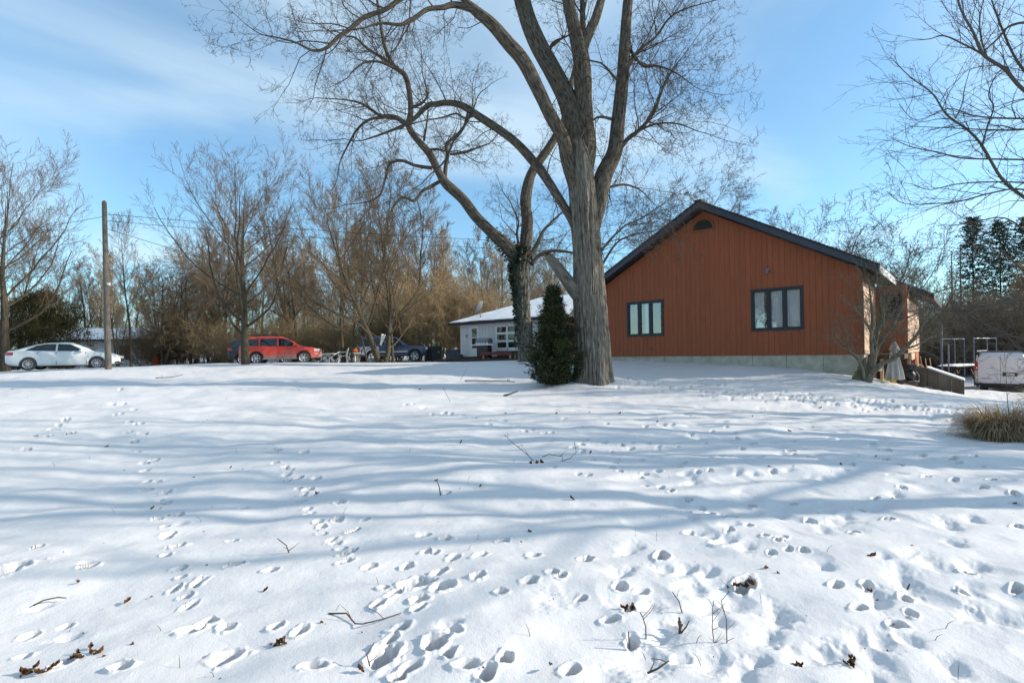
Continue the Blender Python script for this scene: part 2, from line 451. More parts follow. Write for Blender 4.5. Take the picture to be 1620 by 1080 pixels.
# ------------------------------------------------------------------ bare trees
def tubes(branches, sides_of, uv=False):
    """branches: list of (pts, radii); returns V, F (quads), UV"""
    groups = {}
    for pts, rad in branches:
        groups.setdefault((len(pts), sides_of(rad[0])), []).append((pts, rad))
    VV, FF, UU, base = [], [], [], 0
    for (n, k), bs in groups.items():
        P = np.array([b[0] for b in bs], float); R = np.array([b[1] for b in bs], float)
        B = len(bs)
        T = np.empty_like(P); T[:, 1:-1] = P[:, 2:] - P[:, :-2]; T[:, 0] = P[:, 1] - P[:, 0]; T[:, -1] = P[:, -1] - P[:, -2]
        T /= np.linalg.norm(T, axis=2, keepdims=True) + 1e-9
        D = np.abs(P[:, -1] - P[:, 0]); ax = np.argmin(D, axis=1)
        ref = np.eye(3)[ax][:, None, :]
        A = np.cross(T, ref); A /= np.linalg.norm(A, axis=2, keepdims=True) + 1e-9
        Bn = np.cross(T, A)
        if uv: g = np.linspace(0, 2 * math.pi, k + 1)
        else: g = np.arange(k) * 2 * math.pi / k
        kk = len(g)
        V = P[:, :, None, :] + R[:, :, None, None] * (A[:, :, None, :] * np.cos(g)[None, None, :, None] + Bn[:, :, None, :] * np.sin(g)[None, None, :, None])
        idx = np.arange(B * n * kk).reshape(B, n, kk) + base
        if uv:
            F = np.stack([idx[:, :-1, :-1], idx[:, 1:, :-1], idx[:, 1:, 1:], idx[:, :-1, 1:]], -1)
            ln = np.concatenate([np.zeros((B, 1)), np.cumsum(np.linalg.norm(np.diff(P, axis=1), axis=2), 1)], 1)
            U = np.stack([np.broadcast_to(R[:, :1, None] * g[None, None, :], (B, n, kk)), np.broadcast_to(ln[:, :, None], (B, n, kk))], -1)
            UU.append(U.reshape(-1, 2))
        else:
            nx = np.roll(idx, -1, axis=2)
            F = np.stack([idx[:, :-1], idx[:, 1:], nx[:, 1:], nx[:, :-1]], -1)
        VV.append(V.reshape(-1, 3)); FF.append(F.reshape(-1, 4)); base += B * n * kk
    return np.concatenate(VV), np.concatenate(FF), (np.concatenate(UU) if uv else None)

def nrm(v):
    l = math.sqrt(v[0] * v[0] + v[1] * v[1] + v[2] * v[2]) or 1.0
    return (v[0] / l, v[1] / l, v[2] / l)
def tilt(d, ang, az):
    a = (0.0, 0.0, 1.0) if abs(d[2]) < 0.95 else (1.0, 0.0, 0.0)
    u = nrm((d[1] * a[2] - d[2] * a[1], d[2] * a[0] - d[0] * a[2], d[0] * a[1] - d[1] * a[0]))
    v = (d[1] * u[2] - d[2] * u[1], d[2] * u[0] - d[0] * u[2], d[0] * u[1] - d[1] * u[0])
    c, s = math.cos(ang), math.sin(ang); x, y = math.cos(az) * s, math.sin(az) * s
    return (d[0] * c + u[0] * x + v[0] * y, d[1] * c + u[1] * x + v[1] * y, d[2] * c + u[2] * x + v[2] * y)
class Sp:                                  # species settings, one value per branch level
    def __init__(s, n, seg, wander, trop, ang, ratio, t0, rr=0.55, rmin=0.004, taper=0.75, shape=0.45):
        s.n, s.seg, s.wander, s.trop, s.ang, s.ratio, s.t0, s.rr, s.rmin, s.taper, s.shape = n, seg, wander, trop, ang, ratio, t0, rr, rmin, taper, shape
def grow(out, R, p, d, L, r, lv, S):
    n = S.seg[lv]; w = S.wander[lv]; tr = S.trop[lv]; st = L / n
    pts = [p]; rad = [r]; dirs = [d]; g = R.gauss
    for i in range(n):
        d = nrm((d[0] + g(0, w), d[1] + g(0, w), d[2] + g(0, w) + tr))
        p = (p[0] + d[0] * st, p[1] + d[1] * st, p[2] + d[2] * st)
        pts.append(p); rad.append(max(r * (1 - (.96 if lv == 0 else S.taper) * (i + 1) / n), S.rmin * 0.7)); dirs.append(d)
    out[lv].append((pts, rad))
    spawn(out, R, pts, rad, dirs, L, lv, S)
def spawn(out, R, pts, rad, dirs, L, lv, S, count=None, t0=None, phase=None):
    if lv + 1 >= len(S.seg): return
    nc = S.n[lv] if count is None else count
    if isinstance(nc, float): nc = int(nc) + (R.random() < nc - int(nc))
    t0 = S.t0[lv] if t0 is None else t0
    az = R.random() * 6.28
    n = len(pts) - 1
    for k in range(nc):
        t = t0 + (1 - t0) * (k + R.random()) / nc
        f = min(t * n, n - 1e-4); i = int(f); f -= i
        a, b = pts[i], pts[i + 1]
        q = (a[0] + (b[0] - a[0]) * f, a[1] + (b[1] - a[1]) * f, a[2] + (b[2] - a[2]) * f)
        az += 2.4 + R.gauss(0, 0.4)
        ang = S.ang[lv] * (0.75 + 0.5 * R.random())
        Lc = L * S.ratio[lv] * (1 - S.shape * t) * (0.65 + 0.6 * R.random())
        rc = max(min((rad[i] * (1 - f) + rad[i + 1] * f) * S.rr, 0.04 * Lc + 0.012), S.rmin)
        grow(out, R, q, tilt(dirs[i + 1], ang, az), Lc, rc, lv + 1, S)

def sides(r): return 10 if r > 0.12 else 7 if r > 0.05 else 5 if r > 0.022 else 3

# -- hand-traced limbs of the two great trees: (px, py, width in px)
SEEN_Z = []          # (px, py, Z, width) along limbs already placed, so a branch starts inside its limb
def limb_z(pt, Z):
    best = min(SEEN_Z, key=lambda q: (q[0] - pt[0]) ** 2 + (q[1] - pt[1]) ** 2, default=None)
    if best and math.hypot(best[0] - pt[0], best[1] - pt[1]) < max(10, best[3] * .8): return best[2]
    return Z
def note_limb(pts, Z, dz):
    n = len(pts)
    for i in range(n - 1):
        for k in range(5):
            f = (i + k / 5); a, b = pts[i], pts[i + 1]; t = k / 5
            SEEN_Z.append((a[0] + (b[0] - a[0]) * t, a[1] + (b[1] - a[1]) * t, Z + dz * f / (n - 1), a[2]))
def limb_curve(pts, Z, dz=0.0, sub=7):
    """pixels with widths -> smooth 3-D curve; dz = how much farther the tip stands than the root"""
    n = len(pts); P = []
    for i, (x, y, w) in enumerate(pts):
        z = Z + dz * i / (n - 1)
        P.append((*W(x, y, z), w / 2 * z / FPX))
    P = np.array(P); out = []
    for i in range(n - 1):
        p0, p1, p2, p3 = P[max(i - 1, 0)], P[i], P[i + 1], P[min(i + 2, n - 1)]
        for k in range(sub):
            t = k / sub
            out.append(0.5 * ((2 * p1) + (-p0 + p2) * t + (2 * p0 - 5 * p1 + 4 * p2 - p3) * t * t + (-p0 + 3 * p1 - 3 * p2 + p3) * t ** 3))
    out.append(P[-1]); out = np.array(out)
    return out[:, :3], np.maximum(out[:, 3], 0.006)
def bark_tube(name, P, R, k, mt, parent, relief=0.02, seed=1, flare=None):
    """thick limb: dense tube whose bark ridges are real relief"""
    n = len(P)
    V, F, U = tubes([(P, R)], lambda r: k, uv=True)
    V = V.reshape(n, k + 1, 3); U3 = U.reshape(n, k + 1, 2)
    g = np.linspace(0, 2 * math.pi, k + 1)
    c = P[:, None, :]; D = V - c
    rr = R[:, None]
    cu, su = np.cos(g)[None] * rr, np.sin(g)[None] * rr
    v = U3[:, :, 1]
    # ridges: noise on the cylinder, stretched along the limb, seamless round it
    def ring(fq, fv, sd):
        return vnoise(cu * fq + v * fv * 0.3 + 50, su * fq + v * fv + 50, sd)
    rid = np.abs(ring(12, 0.8, seed)) * 1.1 + np.abs(ring(26, 1.8, seed + 1)) * 0.5
    s = 1 + (relief * (rid - 0.55) * np.minimum(1, rr / 0.25) + 0.06 * rr * ring(3.0, 0.7, seed + 2)) / np.maximum(rr, 0.03)
    if flare is not None:
        s = s * flare(v, g[None])
    s[:, -1] = s[:, 0]
    V = c + D * s[:, :, None]
    return link(name, np_mesh(name, V.reshape(-1, 3), F, True, U), mt, parent)
def to_local(P, root): return np.asarray(P) - np.array(root)[None]

SPM = Sp(n=[7, 6, 4.6, 3.4], seg=[6, 6, 5, 4, 3], wander=[.12, .17, .22, .26, .3], trop=[.05, .05, .05, .04, .03], ang=[.9, .95, .9, .85], ratio=[.55, .55, .55, .6], t0=[.2, .12, .1, .1], rmin=0.0045)

def traced_tree(name, root, label, limbs, trunk, Z, seed, top=()):
    """limbs: list of (pixels, dz, twig density, leading)"""
    R = random.Random(seed)
    t = empty(name, root, 0, label, 'tree')
    SEEN_Z.clear(); note_limb(trunk[0], Z, 0)
    P, Rd = limb_curve(trunk[0], Z, 0, 26)
    rt = np.array(root)
    fl = trunk[1]
    bark_tube('trunk', P - rt, Rd, 260, M['bark'], t, 0.075, seed, fl)
    out = [[] for _ in range(5)]
    for li, (pts, dz, dens, kind) in enumerate(limbs):
        zs = limb_z(pts[0], Z)
        note_limb(pts, zs, dz)
        P, Rd = limb_curve(pts, zs, dz)
        P = P - rt
        r0 = Rd[0]
        if kind == 'stub':
            o = bark_tube('broken_stub', P, Rd, 60, M['bark'], t, 0.03, seed + li)
            continue
        big = r0 > 0.1
        if big:
            bark_tube('limb', P, Rd, 72 if r0 > .2 else 40, M['limb_bark'], t, 0.03, seed + li * 3)
        else:
            V, F, U = tubes([(P, Rd)], lambda r: 12, uv=True)
            link('branch', np_mesh('branch', V, F, True, U), M['limb_bark'], t)
        # sprays
        seglen = np.linalg.norm(np.diff(P, axis=0), axis=1); L = seglen.sum()
        dirs = [tuple(d / (np.linalg.norm(d) + 1e-9)) for d in np.diff(P, axis=0)]; dirs = [dirs[0]] + dirs
        pts3 = [tuple(p) for p in P]; rad = list(Rd)
        nc = max(2, int(L * dens))
        n = len(pts3) - 1
        for k in range(nc):
            f = (0.06 + 0.94 * (k + R.random()) / nc) * n; f = min(f, n - 1e-3); i = int(f)
            rl = rad[i]
            if rl > 0.13 and R.random() < 0.55: continue
            Lc = (0.9 + 1.5 * R.random()) * (1.15 if rl < .1 else 0.8)
            d = tilt(dirs[i + 1], 0.9 * (0.7 + 0.6 * R.random()), R.random() * 6.28)
            grow(out, R, pts3[i], d, Lc, max(min(rl * .45, 0.006 + 0.009 * Lc), .006), 1 if Lc > 1.4 else 2, SPM)
        if kind == 'tip':
            grow(out, R, pts3[-1], dirs[-1], 2.0, rad[-1], 1, SPM)
        if kind == 'top':                       # the limb goes on above the frame
            for q in range(3):
                grow(out, R, pts3[-1], tilt(dirs[-1], 0.35, R.random() * 6.28), 4.5, rad[-1] * .7, 0, SPM)
    br = [b for l in out for b in l]
    V, F, _ = tubes(br, sides)
    o = link('twigs', np_mesh('twigs', V, F), M['twig'], t); o['kind'] = 'stuff'
    return t

TR = []          # trees for reports only
z0 = gz(TREE1[0], TREE1[1]) - 0.08
def flare1(v, g):
    return 1 + 0.5 * np.exp(-v / 0.36) * (1 + 0.35 * np.sin(4 * g + 0.6) + 0.2 * np.sin(7 * g + 2))
trunk1 = [(938, 614, 53), (939, 590, 52), (938, 560, 51.5), (936.5, 530, 51), (932.5, 467, 49), (931, 428, 46), (928, 385, 44), (925, 345, 42), (921, 300, 40), (916.5, 255, 36), (914, 225, 22)]
limbs1 = [
    ([(915, 300, 30), (911, 240, 34), (910, 202, 32), (896, 155, 30), (875, 113, 29), (855.5, 78, 28), (838, 39, 26), (826, 0, 25), (818, -40, 22), (812, -90, 18)], 1.5, 1.6, 'top'),
    ([(912, 300, 22), (899, 255, 23), (890, 218, 21), (871, 183, 21), (850, 140, 21), (828, 97, 21), (805, 70, 20), (778, 39, 18), (750, 15.5, 15), (735, 0, 11), (718, -35, 9)], -1.5, 1.8, 'top'),
    ([(748, 14, 12), (719, 8, 9), (700, 12, 8), (676, 15, 7), (654, 30, 6.5), (635, 39, 5), (602, 37, 4), (575, 45, 2.5)], -1.0, 3.2, 'tip'),
    ([(735, -30, 10), (700, -28, 9), (660, -16, 8), (632, 0, 7), (610, 15, 6.5), (576, 28, 7), (554, 46, 6.5), (535, 59, 6), (517, 76, 5), (495, 80, 4), (469, 68, 3), (440, 60, 2.2), (412, 54, 1.6), (388, 38, 1.2)], -1.2, 3.4, 'tip'),
    ([(921, 290, 28), (929, 240, 29), (926, 205, 27), (923.6, 175, 26), (921.6, 117, 26), (917, 78, 24), (908, 43, 20), (898, 0, 17), (888, -50, 14)], 0.8, 1.5, 'top'),
    ([(918, 88, 18), (929, 58, 16), (941, 31, 14), (951, 0, 12), (966, -45, 9)], 0.4, 1.5, 'top'),
    ([(921, 80, 9), (922, 45, 9), (921, 0, 8), (919, -40, 6)], 1.2, 1.5, 'top'),
    ([(938, 365, 20), (946, 325, 24), (955, 278, 27), (972, 241, 24), (978, 194, 21), (982, 156, 20), (986, 117, 18.5), (988, 78, 18), (990, 39, 16.5), (993.5, 0, 15), (1000, -50, 12)], 1.2, 2.0, 'top'),
    ([(983, 232, 8), (997, 216, 6.5), (1011, 206, 5.5), (1034, 179, 4.5), (1050, 136, 3.5), (1062, 113, 2.5), (1078, 92, 1.5)], 0.6, 5, 'tip'),
    ([(1011, 206, 4), (1040, 196, 3), (1072, 196, 2.2), (1104, 208, 1.4)], -0.6, 6, 'tip'),
    ([(990, 112, 7), (1000, 94, 6), (1011, 80, 5), (1038, 58, 4), (1058, 30, 3), (1085, 14, 2), (1120, 4, 1.4)], 0.6, 5, 'tip'),
    ([(997, 78, 5), (1006, 92, 4.5), (1019, 105, 4), (1042, 105, 3), (1070, 116, 2), (1100, 138, 1.3)], -0.8, 6, 'tip'),
    ([(986, 135, 5), (970, 120, 4), (960, 108, 3.5), (951, 100, 3)], -0.8, 3, 'tip'),
    ([(974, 190, 5), (950, 185, 4), (938, 190, 3)], -0.6, 3, 'tip'),
    ([(952, 300, 5), (985, 292, 3.5), (1012, 300, 2.2), (1030, 318, 1.3)], 0.8, 6, 'tip'),
    ([(912, 365, 15), (902, 344, 13), (880, 307, 13), (863, 280, 14), (850, 263, 14), (821, 230, 13), (798, 211, 12), (758, 185, 11), (732, 168, 10), (710, 163, 9), (690, 165, 8), (676, 168, 7.5), (654, 189, 6), (635, 200, 5), (602, 213, 3.5), (575, 222, 2)], 1.2, 2.6, 'tip'),
    ([(752, 182, 4), (735, 187, 4), (722, 180, 3), (704, 185, 3)], -0.4, 2, 'tip'),
    ([(741, 174, 3.5), (732, 205, 3.2), (716, 226, 3), (707, 250, 3)], -0.5, 3, 'tip'),
    ([(871, 110, 7), (868, 85, 6), (876, 68, 5), (892, 60, 3)], -0.8, 3, 'tip'),
    ([(921, 470, 26), (909.6, 459, 23), (891, 435, 18), (879, 419, 15), (870, 408, 13), (866, 402, 8)], -0.3, 0, 'stub'),
    ([(952, 395, 4), (985, 360, 3), (1015, 345, 2.4), (1050, 322, 1.4)], 0.8, 5, 'tip'),
    ([(952, 420, 4), (975, 385, 3), (1000, 372, 2.2), (1030, 366, 1.3)], -0.4, 5, 'tip'),
]
traced_tree('maple_tree', (TREE1[0], TREE1[1], z0), 'huge furrowed maple beside the dark cedar, with a broken stub on its trunk', limbs1, (trunk1, flare1), 17.0, 5)

TREE2 = W(832, 571, 26)
def flare2(v, g):
    return 1 + 0.2 * np.exp(-v / 0.35) * (1 + 0.3 * np.sin(5 * g))
trunk2 = [(833, 577, 25), (832, 560, 24), (829, 520, 23), (826, 470, 23.5), (824, 428, 25), (826, 405, 23), (829, 390, 19)]
limbs2 = [
    ([(827, 425, 18), (831, 400, 20), (832, 380, 18), (834, 352, 18), (832, 330, 17), (832, 312, 17), (837, 285, 15), (845, 267, 14), (861, 244, 13.5), (878, 218, 12.5), (893, 190, 11), (900, 150, 9), (912, 95, 7), (920, 30, 5)], 1.5, 1.6, 'tip'),
    ([(824, 430, 15), (812, 402, 20), (798, 385, 19), (780, 370, 17), (754, 344, 16), (732, 315, 15), (706, 291, 14.5), (694, 272, 12), (680, 244, 11.5), (661, 222, 10.5), (647, 200, 10), (650, 178, 8.5), (648, 148, 8), (641, 120, 7.5), (624, 105, 7), (610, 78, 5.5), (603, 45, 5), (598, 10, 4), (592, -30, 3)], -1.5, 2.2, 'tip'),
    ([(647, 200, 8), (632, 189, 7.5), (618, 184, 6), (602, 183, 5), (585, 172, 4), (569, 163, 3), (545, 158, 2), (500, 155, 1.3)], -0.8, 4.5, 'tip'),
    ([(632, 189, 5), (607, 186, 4.5), (583, 190, 4), (565, 205, 3.5), (553, 225, 3), (540, 250, 2)], 0.8, 4.5, 'tip'),
    ([(624, 107, 6), (605, 92, 5), (582, 78, 4), (562, 60, 3), (548, 58, 2)], 0.8, 4.5, 'tip'),
    ([(628, 110, 5), (600, 98, 4), (575, 100, 3), (556, 115, 2)], -0.8, 4.5, 'tip'),
    ([(684, 266, 6), (668, 264, 5.5), (654, 261, 5), (635, 254, 5), (617, 259, 4.5), (610, 281, 4), (602, 307, 3.5), (585, 318, 2.5), (565, 322, 1.6)], -0.6, 2.5, 'tip'),
    ([(694, 288, 6), (680, 296, 5.5), (669, 302, 5), (656, 317, 5), (645, 314, 4.5), (635, 313, 4), (621, 330, 3), (622, 345, 2)], -1.0, 2.5, 'tip'),
    ([(703, 288, 7), (705, 265, 6.5), (708, 245, 6), (706, 230, 5.5), (714, 221, 5), (724, 213, 4.5), (741, 189, 3.5), (752, 165, 2)], 0.5, 3, 'tip'),
    ([(712, 244, 4), (735, 241, 4), (755, 234, 3), (772, 228, 2)], 0.5, 4, 'tip'),
    ([(676, 238, 4), (690, 236, 4), (700, 238, 3), (707, 240, 2.5)], -0.5, 3, 'tip'),
    ([(671, 222, 4), (672, 214, 3.5), (674, 203, 3)], -0.5, 2, 'tip'),
    ([(652, 170, 5), (668, 163, 4), (676, 150, 3), (672, 130, 2)], -0.4, 4, 'tip'),
    ([(838, 408, 9), (848, 390, 7), (858, 368, 5), (872, 352, 4), (890, 335, 2.5)], 1.0, 4, 'tip'),
    ([(841, 418, 8), (852, 405, 6), (870, 397, 5), (895, 398, 4), (930, 405, 2)], 0.6, 4, 'tip'),
    ([(822, 395, 5), (818, 370, 4), (820, 350, 3), (812, 330, 2)], -0.5, 4, 'tip'),
]
z2 = gz(TREE2[0], TREE2[1]) - 0.1
t2 = traced_tree('ivy_tree', (TREE2[0], TREE2[1], z2), 'forked grey tree with dark ivy up its trunk, before the white house', limbs2, (trunk2, flare2), 26.0, 8)
def leaf_quads(C, size, rng, flat=0.5, aspect=1.0, along=None):
    """square-ish leaves at centres C; along = preferred direction of their long axis"""
    n = len(C)
    a = rng.normal(size=(n, 3))
    if along is not None: a = along + a * flat
    a /= np.linalg.norm(a, axis=1, keepdims=True) + 1e-9
    b = np.cross(a, rng.normal(size=(n, 3))); b /= np.linalg.norm(b, axis=1, keepdims=True) + 1e-9
    s = (size * (0.6 + 0.8 * rng.random(n)))[:, None]
    a = a * s; b = b * s * aspect
    V = np.stack([C - a * 0.2, C + a * 0.5 + b * 0.5, C + a * 1.1, C + a * 0.5 - b * 0.5], 1)
    F = np.arange(n * 4).reshape(n, 4)
    return V.reshape(-1, 3), F
def ivy():
    rng = np.random.default_rng(4)
    P, Rd = limb_curve(trunk2, 26.0, 0, 20)
    n = 3600
    f = rng.random(n) ** 0.9; i = (f * (len(P) - 1)).astype(int)
    h = P[i, 2] - P[0, 2]
    a = math.pi + 0.35 + rng.normal(0, 0.75, n) + (h > 5) * rng.normal(0, 0.7, n)
    bul = 1.0 + np.clip(0.5 * np.sin(h * 1.7), 0, 1) * 0.5 + rng.random(n) * 0.35
    C = P[i] + np.stack([np.cos(a) * Rd[i] * bul, np.sin(a) * Rd[i] * bul, rng.normal(0, 0.05, n)], 1)
    C = C[(h > 0.8) & (rng.random(n) < np.clip((h - 0.5) / 2.5, 0.15, 1))]
    Pl, Rl = limb_curve(limbs2[1][0][:4], 26.0, 0, 12)
    m = 900; i = rng.integers(4, len(Pl), m); a = rng.random(m) * 6.28
    C2 = Pl[i] + np.stack([np.cos(a) * Rl[i], np.sin(a) * Rl[i], rng.normal(0, 0.2, m) - 0.1], 1) * 1.15
    C = np.concatenate([C, C2]) - np.array((TREE2[0], TREE2[1], z2))
    V, F = leaf_quads(C, 0.085, rng, aspect=1.0)
    o = link('ivy', np_mesh('ivy', V, F, False), M['ivy'], t2); o['kind'] = 'stuff'
ivy()

# -- tree kinds for everything farther off
def make_tree(seed, S, H, r, stems=1, mt=('grey_bark', 'wood_twig'), spread=0.25, first_t0=None, big=2, lean=0.0):
    """returns list of (name, mesh, material) in local space"""
    R = random.Random(seed)
    out = [[] for _ in range(len(S.seg))]
    for k in range(stems):
        az = 6.28 * k / stems + R.random()
        d = tilt((lean, 0, 1), spread * (0.6 + 0.8 * R.random()) if stems > 1 else 0.03, az)
        p = (0.0, 0.0, -0.15) if stems == 1 else (0.12 * math.cos(az) * r / .1, 0.12 * math.sin(az) * r / .1, -0.15)
        grow(out, R, p, nrm(d), H * (1 if k == 0 else 0.7 + 0.35 * R.random()), r * (1 if k == 0 else .8), 0, S)
    res = []
    V, F, _ = tubes([b for l in out[:1] for b in l], sides); res.append(('trunk', np_mesh('trunk', V, F), M[mt[0]]))
    V, F, _ = tubes([b for l in out[1:big] for b in l], sides); res.append(('limbs', np_mesh('limbs', V, F), M[mt[0]]))
    V, F, _ = tubes([b for l in out[big:] for b in l], sides); res.append(('crown', np_mesh('crown', V, F), M[mt[1]]))
    return res
def plant(name, parts, x, y, rz, label, cat='tree', group=None, s=1.0, dz=0.0, sz=None):
    t = empty(name, (x, y, gz(x, y) + dz), rz, label, cat, group, s)
    if sz: t.scale = (s, s, sz)
    for n, me, mt in parts:
        o = link(n, me, mt, t)
        if n in ('crown', 'limbs'): o['kind'] = 'stuff'
    return t
SP_vase = Sp(n=[14, 12, 10, 6], seg=[7, 8, 5, 4, 2], wander=[.05, .1, .12, .12, .1], trop=[.1, .13, .09, .06, .04], ang=[.75, .6, .55, .5], ratio=[.75, .46, .5, .62], t0=[.17, .2, .12, .1], rr=.42, rmin=.0075, shape=.5)
SP_wide = Sp(n=[18, 12, 8, 4], seg=[7, 9, 5, 4, 2], wander=[.05, .11, .12, .12, .1], trop=[.1, .14, .09, .06, .04], ang=[.98, .6, .55, .5], ratio=[.8, .42, .5, .62], t0=[.15, .25, .12, .1], rr=.42, rmin=.0072, shape=.45)
SP_wood = Sp(n=[20, 10, 8, 4], seg=[9, 6, 4, 3, 2], wander=[.05, .1, .12, .13, .1], trop=[.06, .1, .08, .06, .04], ang=[.75, .6, .55, .55], ratio=[.38, .5, .55, .6], t0=[.25, .15, .1, .1], rr=.4, rmin=.009, shape=.55)
SP_thin = Sp(n=[20, 10, 8], seg=[9, 6, 4, 3], wander=[.04, .09, .12, .12], trop=[.05, .14, .09, .05], ang=[.6, .55, .55], ratio=[.33, .5, .58], t0=[.35, .15, .1], rr=.38, rmin=.009, shape=.5)
SP_shrub = Sp(n=[11, 7, 4.5], seg=[6, 5, 4, 3], wander=[.12, .17, .2, .25], trop=[.05, .04, .03, 0], ang=[.6, .65, .7], ratio=[.5, .5, .55], t0=[.15, .1, .1], rr=.5, rmin=.0055, shape=.4)
SP_tangle = Sp(n=[18, 11, 7], seg=[8, 6, 5, 4], wander=[.1, .2, .26, .3], trop=[.04, .03, -.02, -.04], ang=[.9, .8, .8], ratio=[.33, .5, .55], t0=[.12, .1, .1], rr=.45, rmin=.0075, shape=.4)
SP_willow = Sp(n=[8, 11, 11, 6], seg=[8, 8, 6, 5, 4], wander=[.1, .14, .16, .2, .2], trop=[.04, .06, .0, -.08, -.08], ang=[.6, .55, .6, .6], ratio=[.6, .42, .45, .55], t0=[.3, .2, .15, .1], rr=.5, rmin=.007, shape=.4)
SP_gnarl = Sp(n=[10, 9, 7, 5], seg=[6, 7, 5, 4, 2], wander=[.08, .2, .25, .25, .2], trop=[.05, .06, .06, .1, .1], ang=[.8, .7, .8, .9], ratio=[.75, .5, .45, .35], t0=[.25, .2, .15, .1], rr=.5, rmin=.008, shape=.35)
PT = {
    'vase': make_tree(21, SP_vase, 10.5, .30, mt=('grey_bark', 'red_twig'), spread=.3),
    'vase_b': make_tree(22, SP_vase, 11, .33, stems=2, mt=('grey_bark', 'wood_twig'), spread=.3),
    'vase_c': make_tree(24, SP_wide, 10.8, .28, mt=('grey_bark', 'red_twig'), spread=.3),
    'vase_d': make_tree(25, SP_wide, 10.5, .24, stems=2, mt=('grey_bark', 'wood_twig'), spread=.32),
    'wood_a': make_tree(31, SP_wood, 12.5, .17, mt=('wood_bark', 'wood_twig')),
    'wood_b': make_tree(32, SP_wood, 11.5, .15, mt=('wood_bark', 'wood_twig'), lean=.12),
    'wood_c': make_tree(33, SP_wood, 13, .2, stems=2, mt=('wood_bark', 'wood_twig'), spread=.2),
    'thin_a': make_tree(41, SP_thin, 11, .1, mt=('wood_bark', 'wood_twig')),
    'thin_b': make_tree(42, SP_thin, 10, .09, stems=3, mt=('wood_bark', 'tan_twig'), spread=.22),
    'tangle_a': make_tree(51, SP_tangle, 8, .11, stems=4, mt=('wood_bark', 'wood_twig'), spread=.28),
    'tangle_b': make_tree(52, SP_tangle, 7, .1, stems=5, mt=('wood_bark', 'wood_twig'), spread=.4),
    'tangle_c': make_tree(53, SP_tangle, 5.6, .05, stems=7, mt=('grey_bark', 'grey_twig'), spread=.5),
    'shrub_a': make_tree(61, SP_shrub, 3.6, .028, stems=9, mt=('wood_twig', 'tan_twig'), spread=.5),
    'shrub_b': make_tree(62, SP_shrub, 3.0, .024, stems=10, mt=('wood_twig', 'wood_twig'), spread=.75),
    'shrub_c': make_tree(63, SP_shrub, 4.4, .03, stems=9, mt=('tan_twig', 'tan_twig'), spread=.35),
    'shrub_d': make_tree(64, SP_shrub, 3.2, .028, stems=10, mt=('dark_twig', 'grey_twig'), spread=.6),
    'sparse_a': make_tree(91, Sp(n=[9, 5, 4], seg=[8, 7, 5, 3], wander=[.05, .12, .18, .22], trop=[.06, .1, .06, .03], ang=[.8, .7, .7], ratio=[.55, .5, .5], t0=[.3, .25, .2], rr=.55, rmin=.008), 12, .27),
    'sparse_b': make_tree(92, Sp(n=[8, 5, 4], seg=[8, 7, 5, 3], wander=[.05, .12, .18, .22], trop=[.06, .1, .06, .03], ang=[.7, .7, .7], ratio=[.5, .5, .5], t0=[.35, .25, .2], rr=.55, rmin=.008), 13, .24, stems=2, spread=.22),
    'willow': make_tree(71, SP_willow, 11.5, .3, stems=2, mt=('wood_bark', 'dark_twig'), spread=.3),
    'gnarl': make_tree(81, SP_gnarl, 6.2, .22, mt=('wood_bark', 'dark_twig')),
    'gnarl_b': make_tree(82, SP_gnarl, 6.0, .2, stems=2, mt=('wood_bark', 'dark_twig'), spread=.4),
}
def at(px, Z):
    p = W(px, 570, Z); return p[0], p[1]
def tree_px(name, kind, px, Z, rz, label, group=None, s=1.0, cat='tree', sz=None):
    x, y = at(px, Z)
    return plant(name, PT[kind], x, y, rz, label, cat, group, s, 0, sz)

# single trees one can point at
tree_px('bare_tree', 'vase_c', 388, 27, 0.6, 'spreading bare tree with low forked limbs before the red car', s=.77)
tree_px('bare_tree', 'vase_c', 8, 31, 1.1, 'wide bare tree behind the tail of the white car', s=.95)
tree_px('bare_tree', 'vase', -70, 30, 3.4, 'bare tree at the edge of the picture, beyond the white car', s=.95)
tree_px('bare_tree', 'thin_a', 207, 38, 0.2, 'slim upright bare tree just past the wooden pole', s=.95)
tree_px('tangled_tree', 'tangle_a', 262, 40, 0.9, 'vine tangled tree clump nearest the slim tree past the pole', s=1.15)
tree_px('tangled_tree', 'tangle_b', 305, 41, 2.2, 'vine tangled clump between the slim tree and the dark car', s=1.15)
tree_px('tangled_tree', 'tangle_a', 345, 43, 4.0, 'vine tangled clump right behind the dark car', s=1.2)
tree_px('bare_tree', 'wood_b', 545, 37, 3.6, 'leaning bare tree behind the white plastic chair', s=.95)
tree_px('bare_tree', 'vase_d', 604, 31, 2.0, 'forked bare tree with split brown trunk behind the flower pot', s=.83)
tree_px('bare_tree', 'thin_a', 622, 32, 1.4, 'straight grey trunk in front of the blue car', s=1.0)
tree_px('bare_tree', 'wood_c', 468, 40, 0.7, 'bare twin stemmed tree behind the hood of the red car', s=.95)
tree_px('willow_tree', 'willow', 1150, 42, 0.5, 'feathery willow rising behind the ridge of the brown house', s=1.25)
tree_px('willow_tree', 'willow', 1040, 46, 2.5, 'feathery willow half hidden between big trunk and brown roof', s=.95)
tree_px('gnarled_tree', 'gnarl', 1305, 34, 0.4, 'knobbly bare tree over the middle of the brown roof slope', s=1.35)
tree_px('gnarled_tree', 'gnarl_b', 1395, 31, 2.0, 'knobbly bare tree over the low end of the brown roof', s=1.22)
tree_px('gnarled_tree', 'gnarl', 1250, 38, 3.0, 'knobbly bare tree nearest the feathery willow', s=1.5)

